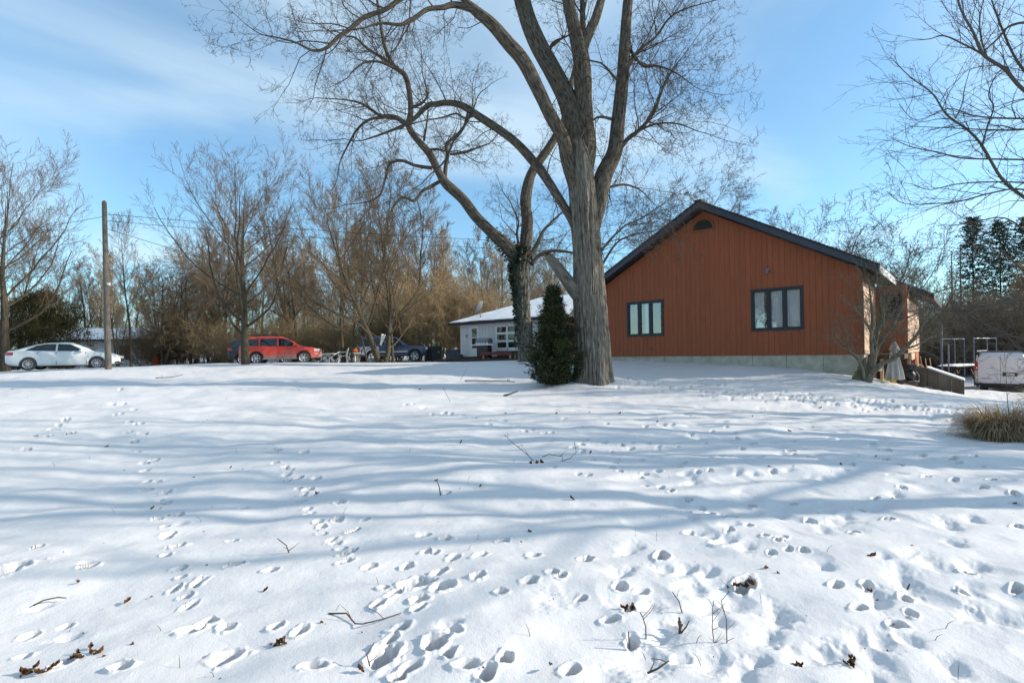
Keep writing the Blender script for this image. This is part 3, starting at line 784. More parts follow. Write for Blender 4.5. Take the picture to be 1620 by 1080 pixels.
# the wood behind: individual trees, alike
RB = random.Random(3)
FAR = 'bare trees of the wood behind the cars'
kinds = ['wood_a', 'wood_b', 'wood_c', 'thin_a', 'thin_b', 'tangle_a', 'wood_a', 'tangle_b']
LOOK = {'wood_a': 'straight bare tree', 'wood_b': 'slightly leaning bare tree', 'wood_c': 'twin stemmed bare tree', 'thin_a': 'slender bare tree', 'thin_b': 'clump of slender bare stems',
        'tangle_a': 'vine tangled bare tree', 'tangle_b': 'low sprawling bare tree', 'shrub_a': 'tan dry shrub', 'shrub_b': 'wide brown dry shrub', 'shrub_c': 'upright golden dry shrub'}
def where(px):
    for lim, w in ((0, 'beyond the white car'), (120, 'behind the dark evergreen mound'), (200, 'behind the white car and pole'), (280, 'behind the small far house'), (360, 'by the spreading tree'), (430, 'right behind the spreading tree'),
                   (500, 'behind the red car'), (560, 'behind the white chairs'), (620, 'behind the forked trunks'), (680, 'behind the blue car'), (740, 'behind the bins'), (830, 'behind the white house'), (2000, 'behind the ivy trunk')):
        if px < lim: return w
for k in range(84):
    px = -180 + 1080 * (k + RB.random()) / 84
    Z = 42 + 30 * RB.random()
    edge = 0.8 if px < 300 else 1.06
    kd = kinds[k % 8]
    tree_px('woodland_tree', kd, px, Z, RB.random() * 6.28, LOOK[kd] + (' edging the wood ' if Z < 52 else ' deep inside the wood ') + where(px), FAR, s=edge * (.8 + .4 * RB.random()))
SH = 'brushy shrubs along the edge of the wood'
for k in range(60):
    px = 215 + 570 * (k + RB.random()) / 60
    Z = 38.5 + 5 * RB.random()
    gold = px > 600
    kd = 'shrub_c' if gold else RB.choice(['shrub_a', 'shrub_b', 'shrub_a'])
    tree_px('brush_shrub', kd, px, Z, RB.random() * 6.28, LOOK[kd] + ' at the foot of the wood ' + where(px), SH, s=(.85 + .5 * RB.random()) * (1.15 if gold else .85), cat='shrub')
FR = 'bare trees far beyond the van'
for k in range(20):
    px = 1430 + 420 * (k + RB.random()) / 20
    kd = kinds[(k * 3) % 8]
    tree_px('woodland_tree', kd, px, 46 + 22 * RB.random(), RB.random() * 6.28, LOOK[kd] + (' past the ramp wall in the hollow' if px < 1530 else ' in the hollow past the van'), FR, s=.62 * (.85 + .3 * RB.random()))
SR = 'dark brush in the hollow behind the van'
for k in range(36):
    px = 1430 + 330 * (k + RB.random()) / 36
    Z = 35 + 9 * RB.random()
    tree_px('brush_shrub', 'shrub_d', px, Z, RB.random() * 6.28, 'dark leafless shrub in the hollow ' + ('beside the brown house' if px < 1490 else 'behind the ramp wall' if px < 1540 else 'behind the van'), SR, s=1.2 + .5 * RB.random(), cat='shrub')
for px, Z, s, lab in ((1478, 36, 1.15, 'tall grey tangled shrub behind the end of the brown house'), (1508, 38, 1.1, 'grey tangled shrub above the snowy picnic table'), (1545, 39, 1.2, 'grey tangled shrub behind the tube canopy'),
                      (1590, 36, 1.2, 'grey tangled shrub rising over the van roof'), (1640, 34, 1.2, 'grey tangled shrub past the van at the edge'), (1450, 38, 1.0, 'grey tangled shrub peeking over the wing roof')):
    tree_px('tangled_shrub', 'tangle_c', px, Z, px * .7, lab, None, s, 'shrub')
# trees out of sight to the right: they stand there and throw the long shadows
for x, y, kd, s in ((15, 4.5, 'sparse_a', 1.15), (17.5, 6.3, 'sparse_b', 1.05), (16.8, 8.0, 'sparse_b', 1.2), (21, 10.3, 'sparse_b', 1.1), (26, 12, 'sparse_a', 1.2), (28, 14.3, 'wood_c', 1.1), (31, 1.8, 'wood_c', 1.2), (40, 10, 'wood_c', 1.2)):
    plant('bare_tree', PT[kd], x, y, x * 1.3, 'bare tree of the row past the dry grass, shading the snow', 'tree', 'row of bare trees past the dry grass', s)

# ------------------------------------------------------------------ evergreens, edge tree, house shrub, dry grass
def cedar():
    rng = np.random.default_rng(7)
    x, y = at(877, 16.6); z = gz(x, y)
    t = empty('cedar_tree', (x, y, z), 0, 'dark bushy cedar pressed against the big furrowed trunk', 'tree')
    t.scale = (1.36, 1.2, 1.0)
    H = 3.1
    b = MB().tube([(0, 0, -0.1), (0.02, 0, 1.5), (0.05, 0, H * .97)], [.07, .045, .01], 8).build('trunk', M['limb_bark'], t)
    C, Dn = [], []
    n = 820
    for k in range(n):
        h = 0.05 + (H - .1) * rng.random() ** 1.15
        f = h / H
        rmax = 0.84 * (1 - max(0, f - .22) / .82) ** 0.95 * (0.85 + 0.15 * min(1, f / .12)) if f < 1 else .05
        a = rng.random() * 6.283
        rmax *= 0.8 + 0.28 * math.sin(3 * a + 5 * h) * .6 + rng.normal(0, .16)
        d = np.array([math.cos(a), math.sin(a), 0.55 + .5 * f]); d /= np.linalg.norm(d)
        m = 30
        tt = rng.random(m) ** 0.55
        base = np.array([0, 0, h - 0.25 * rmax])
        p = base + d[None] * (tt * rmax)[:, None] + rng.normal(0, 0.045, (m, 3))
        C.append(p); Dn.append(d[None] + rng.normal(0, .45, (m, 3)))
    C = np.concatenate(C); Dn = np.concatenate(Dn)
    C[:, 2] = np.maximum(C[:, 2], 0.02)
    V, F = leaf_quads(C, 0.085, rng, 0.25, 0.27, Dn)
    o = link('crown', np_mesh('crown', V, F, False), M['cedar'], t); o['kind'] = 'stuff'
cedar()
def needle_conifer(name, px, Z, H, Rb, seed, label, m='conifer', sparse=1.0, n=290, top=0.12):
    rng = np.random.default_rng(seed)
    x, y = at(px, Z)
    t = empty(name, (x, y, gz(x, y)), 0, label, 'tree')
    MB().tube([(0, 0, -.2), (0, 0, H)], [.16, .02], 7).build('trunk', M['wood_bark'], t)
    C, Dn = [], []
    for k in range(n):
        f = top + (1 - top) * (k + rng.random()) / n
        a = k * 2.4 + rng.normal(0, .4)
        L = Rb * (1.04 - f) ** 0.55 * (.3 + .75 * rng.random())
        d = np.array([math.cos(a), math.sin(a), -.1 - .25 * (1 - f) + .35 * f])
        m_ = int(34 * sparse)
        tt = rng.random(m_) ** .7
        p = np.array([0, 0, H * f])[None] + d[None] * (tt * L)[:, None] + rng.normal(0, .11, (m_, 3)) * np.array([1, 1, .6])
        C.append(p); Dn.append(d[None] + rng.normal(0, .6, (m_, 3)))
    V, F = leaf_quads(np.concatenate(C), .24, rng, .3, .38, np.concatenate(Dn))
    o = link('crown', np_mesh('crown', V, F, False), M[m], t); o['kind'] = 'stuff'
needle_conifer('conifer_tree', 1542, 62, 16.5, 4.2, 3, 'tall dark conifer nearest the two thin bare poles')
needle_conifer('conifer_tree', 1585, 60, 15.5, 5.0, 4, 'broad dark conifer second from the two thin bare poles')
needle_conifer('conifer_tree', 1628, 58, 15.5, 4.8, 5, 'dark conifer half hidden by twigs above the van')
for px, lab, h in ((1507, 'thin dead pole-like conifer nearest the house', 12), (1521, 'thin dead pole-like conifer touching the tall dark one', 13)):
    x, y = at(px, 60); R = random.Random(px)
    t = empty('dead_conifer', (x, y, gz(x, y)), 0, lab, 'tree')
    MB().tube([(0, 0, -.2), (0.1, 0, h)], [.16, .04], 6).build('trunk', M['dark_twig'], t)
    b = MB()
    for k in range(60):
        z = h * (.15 + .85 * R.random()); a = R.random() * 6.28; L = 1.0 * (1.1 - z / h) + .25
        b.tube([(0, 0, z), (math.cos(a) * L, math.sin(a) * L, z - .1 * L)], [.035, .012], 3, False)
    b.build('branches', M['dark_twig'], t)['kind'] = 'stuff'
def yew():
    rng = np.random.default_rng(9)
    x, y = at(66, 36)
    t = empty('evergreen_shrub', (x, y, gz(x, y)), 0, 'big dark evergreen mound behind the white car', 'shrub')
    MB().tube([(0, 0, -.1), (.1, 0, 2.2)], [.14, .05], 7).build('trunk', M['wood_bark'], t)
    C = []
    for k in range(420):
        a = rng.random() * 6.283; f = rng.random()
        h = 5.2 * f
        rad = 3.0 * math.sqrt(max(0, 1 - (f * .98) ** 2.2)) * (.8 + .25 * math.sin(2 * a + 1) + .1 * math.sin(5 * a))
        c = np.array([math.cos(a) * rad * rng.random() ** .3, math.sin(a) * rad * .7 * rng.random() ** .3, h])
        C.append(c + rng.normal(0, .2, (95, 3)))
    C = np.concatenate(C); C[:, 2] = np.abs(C[:, 2])
    V, F = leaf_quads(C, .14, rng, .5, .22, np.stack([C[:, 0] * .2, C[:, 1] * .2, np.ones(len(C))], 1))
    link('crown', np_mesh('crown', V, F, False), M['yew'], t)['kind'] = 'stuff'
yew()

SP_edge = Sp(n=[6, 5, 3.4], seg=[6, 5, 4, 3], wander=[.1, .14, .2, .22], trop=[.0, .02, .01, .01], ang=[.75, .7, .75], ratio=[.5, .5, .5], t0=[.12, .1, .1], rmin=.0028, shape=.4)
def edge_tree():
    """the tree just out of frame whose twigs hang into the upper right"""
    R = random.Random(12)
    Z = 8.6
    x, y = 11.4, 8.4; z = gz(x, y) - .1
    t = empty('bare_tree', (x, y, z), 0, 'fine twigged bare tree reaching in from the edge above the van', 'tree')
    P = np.array([(0, 0, 0), (.1, -.1, 2), (-.05, 0, 4), (0.1, .1, 6), (.1, 0, 8.6), (0.3, .1, 11)]); Rd = np.array([.2, .17, .15, .12, .08, .03])
    V, F, U = tubes([(P, Rd)], lambda r: 20, uv=True)
    link('trunk', np_mesh('trunk', V, F, True, U), M['limb_bark'], t)
    rt = np.array((x, y, z))
    out = [[] for _ in range(4)]
    L = [([(1760, 430, 10), (1690, 360, 8), (1620, 312, 7), (1585, 283, 6), (1554, 231, 5), (1530, 205, 4.5), (1497, 181, 4), (1475, 148, 3), (1440, 122, 2.2), (1413, 95, 1.4)], 0.3),
         ([(1770, 260, 12), (1690, 190, 9), (1620, 143, 7.5), (1590, 110, 7), (1556, 87, 6.5), (1540, 52, 5), (1520, 15, 4), (1510, -25, 3)], -.3),
         ([(1556, 87, 4), (1528, 72, 3.5), (1494, 57, 3), (1470, 62, 2), (1443, 64, 1.2)], .5),
         ([(1700, 180, 7), (1650, 140, 6), (1617, 108, 5), (1600, 80, 4.5), (1585, 45, 4), (1572, 10, 3), (1560, -30, 2)], .6),
         ([(1700, 60, 7), (1640, 38, 6), (1600, 40, 5), (1578, 62, 4), (1560, 78, 3)], .6),
         ([(1720, 275, 6), (1640, 255, 4.5), (1580, 252, 4), (1520, 250, 3.2), (1480, 240, 2.6), (1440, 232, 2), (1410, 218, 1.2)], .6),
         ([(1720, 190, 6), (1640, 188, 4.5), (1580, 187, 4), (1540, 183, 3), (1500, 172, 2), (1450, 190, 1.4), (1422, 165, 1)], -.4),
         ([(1700, 200, 6), (1640, 203, 4.5), (1600, 206, 4), (1555, 205, 3), (1510, 203, 2.2), (1440, 200, 1.2)], .2),
         ([(1690, 330, 5), (1620, 300, 4), (1570, 305, 3.4), (1520, 318, 3), (1480, 322, 2.4), (1430, 322, 1.8), (1403, 303, 1)], -.4),
         ([(1700, 300, 5), (1640, 290, 4), (1560, 288, 3), (1510, 292, 2.4), (1470, 300, 1.8), (1440, 290, 1)], .4),
         ([(1690, 420, 5), (1640, 380, 4), (1590, 345, 3), (1540, 352, 2.4), (1500, 358, 1.4)], .4),
         ([(1554, 231, 3.5), (1562, 200, 3.2), (1572, 170, 2.8), (1564, 150, 2.4), (1575, 120, 2), (1590, 105, 1.4)], -.3),
         ([(1511, 188, 2.6), (1522, 165, 2.2), (1526, 140, 1.8), (1535, 108, 1.1)], .2),
         ([(1560, 87, 3.4), (1552, 60, 3), (1550, 30, 2.6), (1556, 0, 2)], .3),
         ([(1800, 510, 15), (1700, 480, 11), (1620, 472, 9), (1565, 485, 7.5), (1530, 492, 5.5), (1490, 490, 3.4), (1465, 486, 2)], .2),
         ([(1545, 488, 5), (1520, 502, 3.6), (1495, 510, 2.6), (1465, 512, 1.4)], -.2),
         ([(1720, 560, 6), (1660, 540, 5), (1610, 534, 4), (1575, 520, 3.2), (1545, 505, 2.6), (1532, 496, 1.6)], -.4),
         ([(1700, 610, 5), (1640, 570, 4), (1610, 550, 3), (1585, 520, 2.4), (1560, 500, 1.2)], -.3),
         ([(1690, 520, 6), (1640, 450, 4.4), (1610, 420, 3.4), (1580, 395, 2.6), (1550, 390, 1.4)], .3)]
    for pts, dz in L:
        P, Rd = limb_curve(pts, Z, dz, 4); P = P - rt; Rd = np.maximum(Rd * .7, .0035)
        out[0].append((P, Rd)) if False else None
        V, F, U = tubes([(P, Rd)], lambda r: 8, uv=True)
        link('branch', np_mesh('branch', V, F, True, U), M['dark_twig'], t)
        dirs = [nrm(tuple(d)) for d in np.diff(P, axis=0)]; dirs = [dirs[0]] + dirs
        ln = float(np.linalg.norm(np.diff(P, axis=0), axis=1).sum())
        nc = int(ln * 6)
        for k in range(nc):
            f = min((k + R.random()) / nc * (len(P) - 1), len(P) - 1.01); i = int(f)
            d = tilt(dirs[i + 1], .7 * (.6 + .8 * R.random()), R.random() * 6.28)
            d = nrm((d[0], d[1] * .6, d[2]))
            grow(out, R, tuple(P[i]), d, .45 + .75 * R.random(), max(min(Rd[i] * .6, .008), .0032), 2 if R.random() < .6 else 1, SP_edge)
    V, F, _ = tubes([b for l in out for b in l], lambda r: 4 if r > .006 else 3)
    link('twigs', np_mesh('twigs', V, F), M['dark_twig'], t)['kind'] = 'stuff'
edge_tree()

SP_yard = Sp(n=[7, 7, 5], seg=[7, 6, 5, 3], wander=[.12, .16, .2, .22], trop=[.05, .07, .06, .04], ang=[.7, .65, .7], ratio=[.55, .5, .5], t0=[.25, .1, .1], rmin=.0045, shape=.4)
def yard_shrub():
    R = random.Random(5)
    Z = 17.0
    x, y = at(1369, Z); p = W(1369, 613, Z); y = Z; x = p[0]; z = gz(x, y) - .05
    t = empty('bare_shrub', (x, y, z), 0, 'many stemmed bare shrub at the corner of the brown house', 'shrub')
    rt = np.array((x, y, z)); out = [[] for _ in range(4)]
    for pts, dz in (([(1372, 614, 9), (1380, 590, 9), (1396, 575, 8), (1412, 568, 7), (1430, 552, 6), (1446, 535, 5), (1460, 515, 4), (1475, 490, 2.5)], -.8),
                    ([(1368, 613, 12), (1374, 590, 11), (1381, 565, 10), (1384, 540, 8), (1392, 512, 6), (1402, 485, 4), (1410, 455, 2.4)], .3),
                    ([(1371, 612, 9), (1380, 580, 8), (1386, 555, 7), (1398, 535, 5), (1416, 515, 4), (1440, 500, 2.5)], .6),
                    ([(1368, 608, 6), (1366, 590, 5), (1358, 570, 4), (1347, 557, 3.4), (1335, 545, 2.6), (1327, 538, 1.6)], -.3),
                    ([(1380, 560, 6), (1378, 535, 5), (1380, 505, 4), (1377, 470, 3), (1374, 440, 2)], -.4),
                    ([(1385, 545, 5), (1376, 520, 4), (1362, 500, 3), (1350, 485, 2)], -.5),
                    ([(1398, 520, 4.5), (1396, 490, 3.6), (1390, 460, 2.8), (1386, 425, 1.8)], .2),
                    ([(1430, 552, 4), (1450, 546, 3), (1470, 535, 2.2), (1490, 530, 1.2)], .3),
                    ([(1412, 515, 4), (1430, 480, 3), (1440, 455, 2.2), (1450, 430, 1.4)], .5)):
        P, Rd = limb_curve(pts, Z, dz, 5); P = P - rt
        V, F, U = tubes([(P, Rd)], lambda r: 10, uv=True)
        link('stem', np_mesh('stem', V, F, True, U), M['pale_bark'], t)
        dirs = [nrm(tuple(d)) for d in np.diff(P, axis=0)]; dirs = [dirs[0]] + dirs
        ln = float(np.linalg.norm(np.diff(P, axis=0), axis=1).sum()); nc = int(ln * 8)
        for k in range(nc):
            f = min((.28 + .72 * (k + R.random()) / nc) * (len(P) - 1), len(P) - 1.01); i = int(f)
            d = tilt(dirs[i + 1], .75 * (.6 + .8 * R.random()), R.random() * 6.28)
            grow(out, R, tuple(P[i]), d, .5 + .9 * R.random(), max(min(Rd[i] * .5, .01), .005), 1 if R.random() < .5 else 2, SP_yard)
    V, F, _ = tubes([b for l in out for b in l], sides)
    link('twigs', np_mesh('twigs', V, F), M['pale_bark'], t)['kind'] = 'stuff'
yard_shrub()
def dry_grass(name, px, py, Z, Rx, H, n, seed, label):
    rng = np.random.default_rng(seed)
    p = W(px, py, Z); x, y = p[0], p[1]; z = gz(x, y)
    t = empty(name, (x, y, z), 0, label, 'grass')
    V, F = [], []
    S = 6
    for k in range(n):
        a = rng.random() * 6.283; r = Rx * .45 * math.sqrt(rng.random())
        b = np.array([math.cos(a) * r, math.sin(a) * r * .8, -.03])
        a2 = a + rng.normal(0, .55)
        out = np.array([math.cos(a2), math.sin(a2), 0])
        L = H * (.8 + .85 * rng.random()); lean = .55 + .95 * rng.random()
        w = .0045 + .004 * rng.random()
        side = np.cross(out, [0, 0, 1])
        s0 = len(V) * 1
        ang = rng.normal(0, .3) + .1 + .2 * r / Rx
        pos = b.copy(); st = L / S
        base = len(V)
        for i in range(S + 1):
            ww = w * (1 - (i / S) ** 2 * .85)
            V.append(pos - side * ww); V.append(pos + side * ww)
            ang2 = abs(ang) + lean * 2.1 * (i / S) ** 1.15
            pos = pos + (out * math.sin(ang2) + np.array([0, 0, 1]) * math.cos(ang2)) * st + rng.normal(0, .006, 3)
        for i in range(S):
            q = base + 2 * i
            F.append((q, q + 1, q + 3, q + 2))
    o = link('blades', np_mesh('blades', np.array(V), np.array(F), True), M['straw'], t); o['kind'] = 'stuff'
    return t
g1 = dry_grass('grass_clump', 1588, 694, 9.3, 1.0, .56, 2600, 1, 'big drooping clump of dry straw grass on the snow')
dry_grass('grass_clump', 1665, 640, 12.5, .7, .7, 700, 2, 'smaller dry grass clump past the big one, by the van')
def stalks():
    R = random.Random(8); t = None
    p = W(1600, 660, 9.6); x, y = p[0], p[1]
    t = empty('weed_stalk', (x, y, gz(x, y)), 0, 'thin reddish weed stalk standing behind the dry grass clump', 'weed')
    out = [[] for _ in range(4)]
    grow(out, R, (0, 0, 0), (0, 0, 1), 1.9, .011, 0, Sp(n=[9, 3, 2], seg=[6, 4, 3, 2], wander=[.07, .12, .2, .2], trop=[.03, .04, 0, 0], ang=[.7, .7, .7], ratio=[.35, .5, .5], t0=[.3, .2, .2], rmin=.003))
    V, F, _ = tubes([b for l in out for b in l], lambda r: 4)
    link('stems', np_mesh('stems', V, F), M['red_twig'], t)
stalks()

# ------------------------------------------------------------------ the brown house
M['siding'] = mat('siding', (0.26, 0.063, 0.021), 0.75, col2=(0.345, 0.09, 0.032), nscale=2.2, stretch=(5, 5, .5), lo=.3, hi=.75, bump=.35, bscale=14, bdist=.004, rnd=.05)
M['groove'] = mat('groove', (0.09, 0.024, 0.012), .9)
M['tan_siding'] = mat('tan_siding', (0.52, 0.33, 0.22), .8, col2=(0.62, 0.43, 0.31), nscale=3, stretch=(4, 4, .5), bump=.3)  # paler tan boards than the gable siding, for the side and wing walls
M['trim_black'] = mat('trim_black', (0.016, 0.019, 0.027), .5, rnd=.05)
M['rake'] = mat('rake', (0.045, 0.053, 0.075), .5, col2=(0.03, 0.035, 0.05), nscale=4)
M['soffit'] = mat('soffit', (0.022, 0.022, 0.026), .7)
M['shingle'] = mat('shingle', (0.022, 0.017, 0.017), .9, col2=(0.05, 0.04, 0.038), nscale=14, bump=.5)
M['concrete'] = mat('concrete', (0.34, 0.305, 0.235), .9, col2=(0.52, 0.48, 0.395), nscale=2.5, bump=.4, bscale=25, bdist=.006)
M['dirty_concrete'] = mat('dirty_concrete', (0.055, 0.042, 0.03), .9, col2=(0.16, 0.13, 0.10), nscale=1.6, stretch=(1, 1, .5), bump=.4, bscale=20, bdist=.006)
M['glass'] = mat('glass', (0.02, 0.02, 0.02), .03, spec=.6)
M['curtain'] = mat('curtain', (0.62, 0.64, 0.65), .9, col2=(0.78, 0.79, 0.80), nscale=3, stretch=(9, 9, .4))
M['white_metal'] = mat('white_metal', (0.70, 0.71, 0.71), .5)
M['grey_metal'] = mat('grey_metal', (0.16, 0.18, 0.22), .5, .4)
M['dark_wood'] = mat('dark_wood', (0.05, 0.03, 0.022), .85, col2=(0.085, 0.05, 0.035), nscale=4, stretch=(6, 6, .6))
M['new_wood'] = mat('new_wood', (0.50, 0.30, 0.17), .8, col2=(0.60, 0.40, 0.25), nscale=4, stretch=(6, 6, .5))
M['mossy_wood'] = mat('mossy_wood', (0.10, 0.09, 0.045), .9, col2=(0.20, 0.175, 0.10), nscale=5, stretch=(4, 4, .6))
M['old_wood'] = mat('old_wood', (0.075, 0.064, 0.055), .9, col2=(0.16, 0.138, 0.118), nscale=6, stretch=(6, 6, .5), bump=.6, bscale=12, bdist=.01)
M['black'] = mat('black', (0.012, 0.012, 0.013), .5)
def clear_glass():
    m = bpy.data.materials.new('window_glass'); m.use_nodes = True
    N, L = m.node_tree.nodes, m.node_tree.links
    N.clear(); o = N.new('ShaderNodeOutputMaterial'); mx = N.new('ShaderNodeMixShader'); fr = N.new('ShaderNodeValue'); fr.outputs[0].default_value = .27
    tr = N.new('ShaderNodeBsdfTransparent'); tr.inputs[0].default_value = (.9, .93, .93, 1); gl = N.new('ShaderNodeBsdfGlossy'); gl.inputs['Roughness'].default_value = .015
    t = N.new('ShaderNodeTexCoord'); nz = N.new('ShaderNodeTexNoise'); nz.inputs['Scale'].default_value = 1.3; bp = N.new('ShaderNodeBump'); bp.inputs['Strength'].default_value = .1; bp.inputs['Distance'].default_value = .05
    L.new(t.outputs['Object'], nz.inputs['Vector']); L.new(nz.outputs[0], bp.inputs['Height']); L.new(bp.outputs[0], gl.inputs['Normal'])
    L.new(fr.outputs[0], mx.inputs[0]); L.new(tr.outputs[0], mx.inputs[1]); L.new(gl.outputs[0], mx.inputs[2]); L.new(mx.outputs[0], o.inputs[0])
    return m
M['window_glass'] = clear_glass()

HA = math.atan2(.661, -.75)
HOUSE = (12.2, 18.0, CZ)
def house():
    t = empty('brown_house', HOUSE, HA, 'red brown wooden house with dark gable roof and two triple windows', 'house')
    LW = 10.5; APX = 5.5; SL = .556; ZA = 6.04; TH = .27
    bot = -.30
    top = lambda x: ZA - TH - .03 - SL * abs(x - APX)          # underside of the roof
    wins = [(1.85, 3.635, .683, 2.20), (7.35, 9.09, .64, 2.12)]
    # wall core just behind the planks
    core = [(0.01, bot), (LW, bot), (LW, top(LW) - .02), (APX, top(APX) - .02), (0.01, top(0) - .02)]
    f = lambda u, v, w: (u, w, v)
    wall = MB().prism([(0.005, -2.2), (LW, -2.2), (LW, top(LW) - .03), (APX, top(APX) - .03), (0.005, top(0) - .03)], f, -.15, -.016)
    # cut the windows out of the core by building it in strips
    wall = MB()
    xs = sorted({0.005, LW, APX} | {w[i] for w in wins for i in (0, 1)})
    for a, b in zip(xs[:-1], xs[1:]):
        w = next((w for w in wins if a >= w[0] - 1e-6 and b <= w[1] + 1e-6), None)
        def strip(z0, z1a, z1b):
            wall.prism([(a, z0), (b, z0), (b, z1b), (a, z1a)], f, -.15, -.016)
        if w is None: strip(bot, top(a) - .03, top(b) - .03)
        else:
            strip(bot, w[2], w[2]); strip(w[3], top(a) - .03, top(b) - .03)
    wo = wall.build('gable_wall', M['groove'], t)
    # planks
    pw = .203; R = random.Random(4); x = 0.0; g = .007
    while x < LW - .02:
        a, b = x, min(x + pw - g, LW)
        cuts = [(a, b)]
        mb = MB()
        edges = sorted({a, b} | {w[i] for w in wins for i in (0, 1) if a < w[i] < b} | ({APX} if a < APX < b else set()))
        y1 = .001 + .003 * R.random()
        for p, q in zip(edges[:-1], edges[1:]):
            w = next((w for w in wins if p >= w[0] - 1e-6 and q <= w[1] + 1e-6), None)
            if w is None:
                quads = [[(p, bot - .02), (q, bot - .02), (q, top(q) - .035), (p, top(p) - .035)]]
            else:
                quads = [[(p, bot - .02), (q, bot - .02), (q, w[2]), (p, w[2])], [(p, w[3]), (q, w[3]), (q, top(q) - .035), (p, top(p) - .035)]]
            for qd in quads:
                MB().prism(qd, f, -.014, y1).build('plank', M['siding'], wo)
        x += pw
    # foundation in cast panels
    fo = MB()
    xx = 0.0
    R2 = random.Random(2)
    while xx < LW:
        nx = min(xx + 1.22, LW)
        fo.box(xx + .006, -.16, -2.4, nx - .006, -.03 - .008 * R2.random(), bot - .024)
        xx = nx
    fo.box(0.01, -.3, -2.4, LW, -.165, bot - .026)
    fo.build('foundation', M['concrete'], t)
    # windows
    for wi, (a, b, z0, z1) in enumerate(wins):
        wd = MB()
        fw = .07
        for (u0, u1, v0, v1) in ((a - .03, b + .03, z1 - .02, z1 + .06), (a - .03, b + .03, z0 - .06, z0 + .02), (a - .03, a + .05, z0 + .02, z1 - .02), (b - .05, b + .03, z0 + .02, z1 - .02)):
            wd.box(u0, -.08, v0, u1, .035, v1)
        n3 = (b - a - .1) / 3
        for k in (1, 2):
            m = a + .05 + n3 * k
            wd.box(m - .035, -.08, z0 + .02, m + .035, .028, z1 - .02)
        wo2 = wd.build('window', M['trim_black'], t)
        for k in range(3):
            u0, u1 = a + .05 + n3 * k + (.035 if k else 0), a + .05 + n3 * (k + 1) - (.035 if k < 2 else 0)
            s = MB(); v0, v1 = z0 + .02, z1 - .02; q = .045
            s.box(u0, -.07, v1 - q, u1, .012, v1).box(u0, -.07, v0, u1, .012, v0 + q).box(u0, -.07, v0 + q, u0 + q, .012, v1 - q).box(u1 - q, -.07, v0 + q, u1, .012, v1 - q)
            s.build('sash', M['trim_black'], wo2)
            MB().poly([(u1 - q, -.042, v0 + q), (u0 + q, -.042, v0 + q), (u0 + q, -.042, v1 - q), (u1 - q, -.042, v1 - q)]).build('pane', M['window_glass'], wo2)
        # curtains hang behind
        def curtain(u0, u1, name='curtain'):
            n = 40; V = []; F = []
            for i in range(n + 1):
                u = u0 + (u1 - u0) * i / n
                dy = -.085 + .02 * math.sin(i * 1.35 + wi) + .008 * math.sin(i * 3.1)
                for zc in (z0 - .02, (z0 + z1) / 2, z1 + .02):
                    V.append((u, dy + .012 * math.sin(zc * 3 + i), zc))
            for i in range(n):
                for j in range(2):
                    q = i * 3 + j; F.append((q, q + 3, q + 4, q + 1))
            link(name, np_mesh(name, np.array(V), np.array(F)), M['curtain'], wo2)
        if wi == 0: curtain(a + .02, a + .62); curtain(a + .64, a + 1.2); curtain(a + 1.35, a + 1.7)
        else: curtain(a + .72, a + .9)
        # dim room behind the glass
        rm = MB(); d = -1.8
        rm.poly([(a - .3, d, z0 - .5), (b + .3, d, z0 - .5), (b + .3, d, z1 + .3), (a - .3, d, z1 + .3)])
        rm.build('room_wall', M['dark_wood'], wo2)
    # half-round vent with louvres
    v = MB(); vc, vb, r = 5.5, 4.93, .42
    arc = [(vc + r * math.cos(g), vb + r * math.sin(g)) for g in np.linspace(0, math.pi, 20)]
    v.prism([(x_, z_) for x_, z_ in arc], f, -.01, .012)
    vo = v.build('gable_vent', M['black'], t)
    for k in range(6):
        z = vb + .02 + k * .066; h = math.sqrt(max(r * r - (z - vb) ** 2, 0)) - .03
        if h > .03:
            MB().hexa([(vc - h, .012, z), (vc + h, .012, z), (vc + h, .05, z - .012), (vc - h, .05, z - .012)], [(vc - h, .012, z + .03), (vc + h, .012, z + .03), (vc + h, .05, z), (vc - h, .05, z)]).build('louvre', M['dark_wood'], vo)
    rim = MB()
    for g0, g1 in zip(np.linspace(0, math.pi, 20)[:-1], np.linspace(0, math.pi, 20)[1:]):
        pr = [(vc + q * math.cos(g), vb + q * math.sin(g)) for q, g in ((r, g0), (r + .045, g0), (r + .045, g1), (r, g1))]
        rim.prism(pr, f, 0.003, .055)
    rim.box(vc - r - .045, .003, vb - .05, vc + r + .045, .055, vb - .002)
    rim.build('vent_rim', M['siding'], vo)
    # flood light and pipe
    fl = MB().box(2.97, .005, 2.90, 3.09, .05, 3.02)
    fo2 = fl.build('flood_light', M['grey_metal'], t)
    MB().lathe([(0, .18), (.055, .18), (.07, .14), (.05, .05), (0, .05)], lambda x_, y_, h: (3.03 + x_, h, 2.88 + y_), 12).build('lamp_head', M['grey_metal'], fo2, True)
    MB().lathe([(0, .06), (.035, .06), (.035, 0), (0, 0)], lambda x_, y_, h: (7.95 + x_, h, 0.02 + y_), 10).build('pipe_stub', M['grey_metal'], t, True)
    # roof: two slabs, shingle courses stepped along them
    OV = .5; EL, ER = 11.05, -.54; DP = 12.0
    ztop = lambda x: ZA - SL * abs(x - APX)
    roof = MB()
    for xa, xb in ((ER, APX), (APX, EL)):
        roof.prism([(xa, ztop(xa) - TH + .02), (xb, ztop(xb) - TH + .02), (xb, ztop(xb) - .03), (xa, ztop(xa) - .03)], f, -4.65 if xa == ER else -DP, OV - .04)
    ro = roof.build('roof', M['soffit'], t)
    # roof goes on behind over the side wing
    wing = MB()
    xa, xb = -1.75, APX
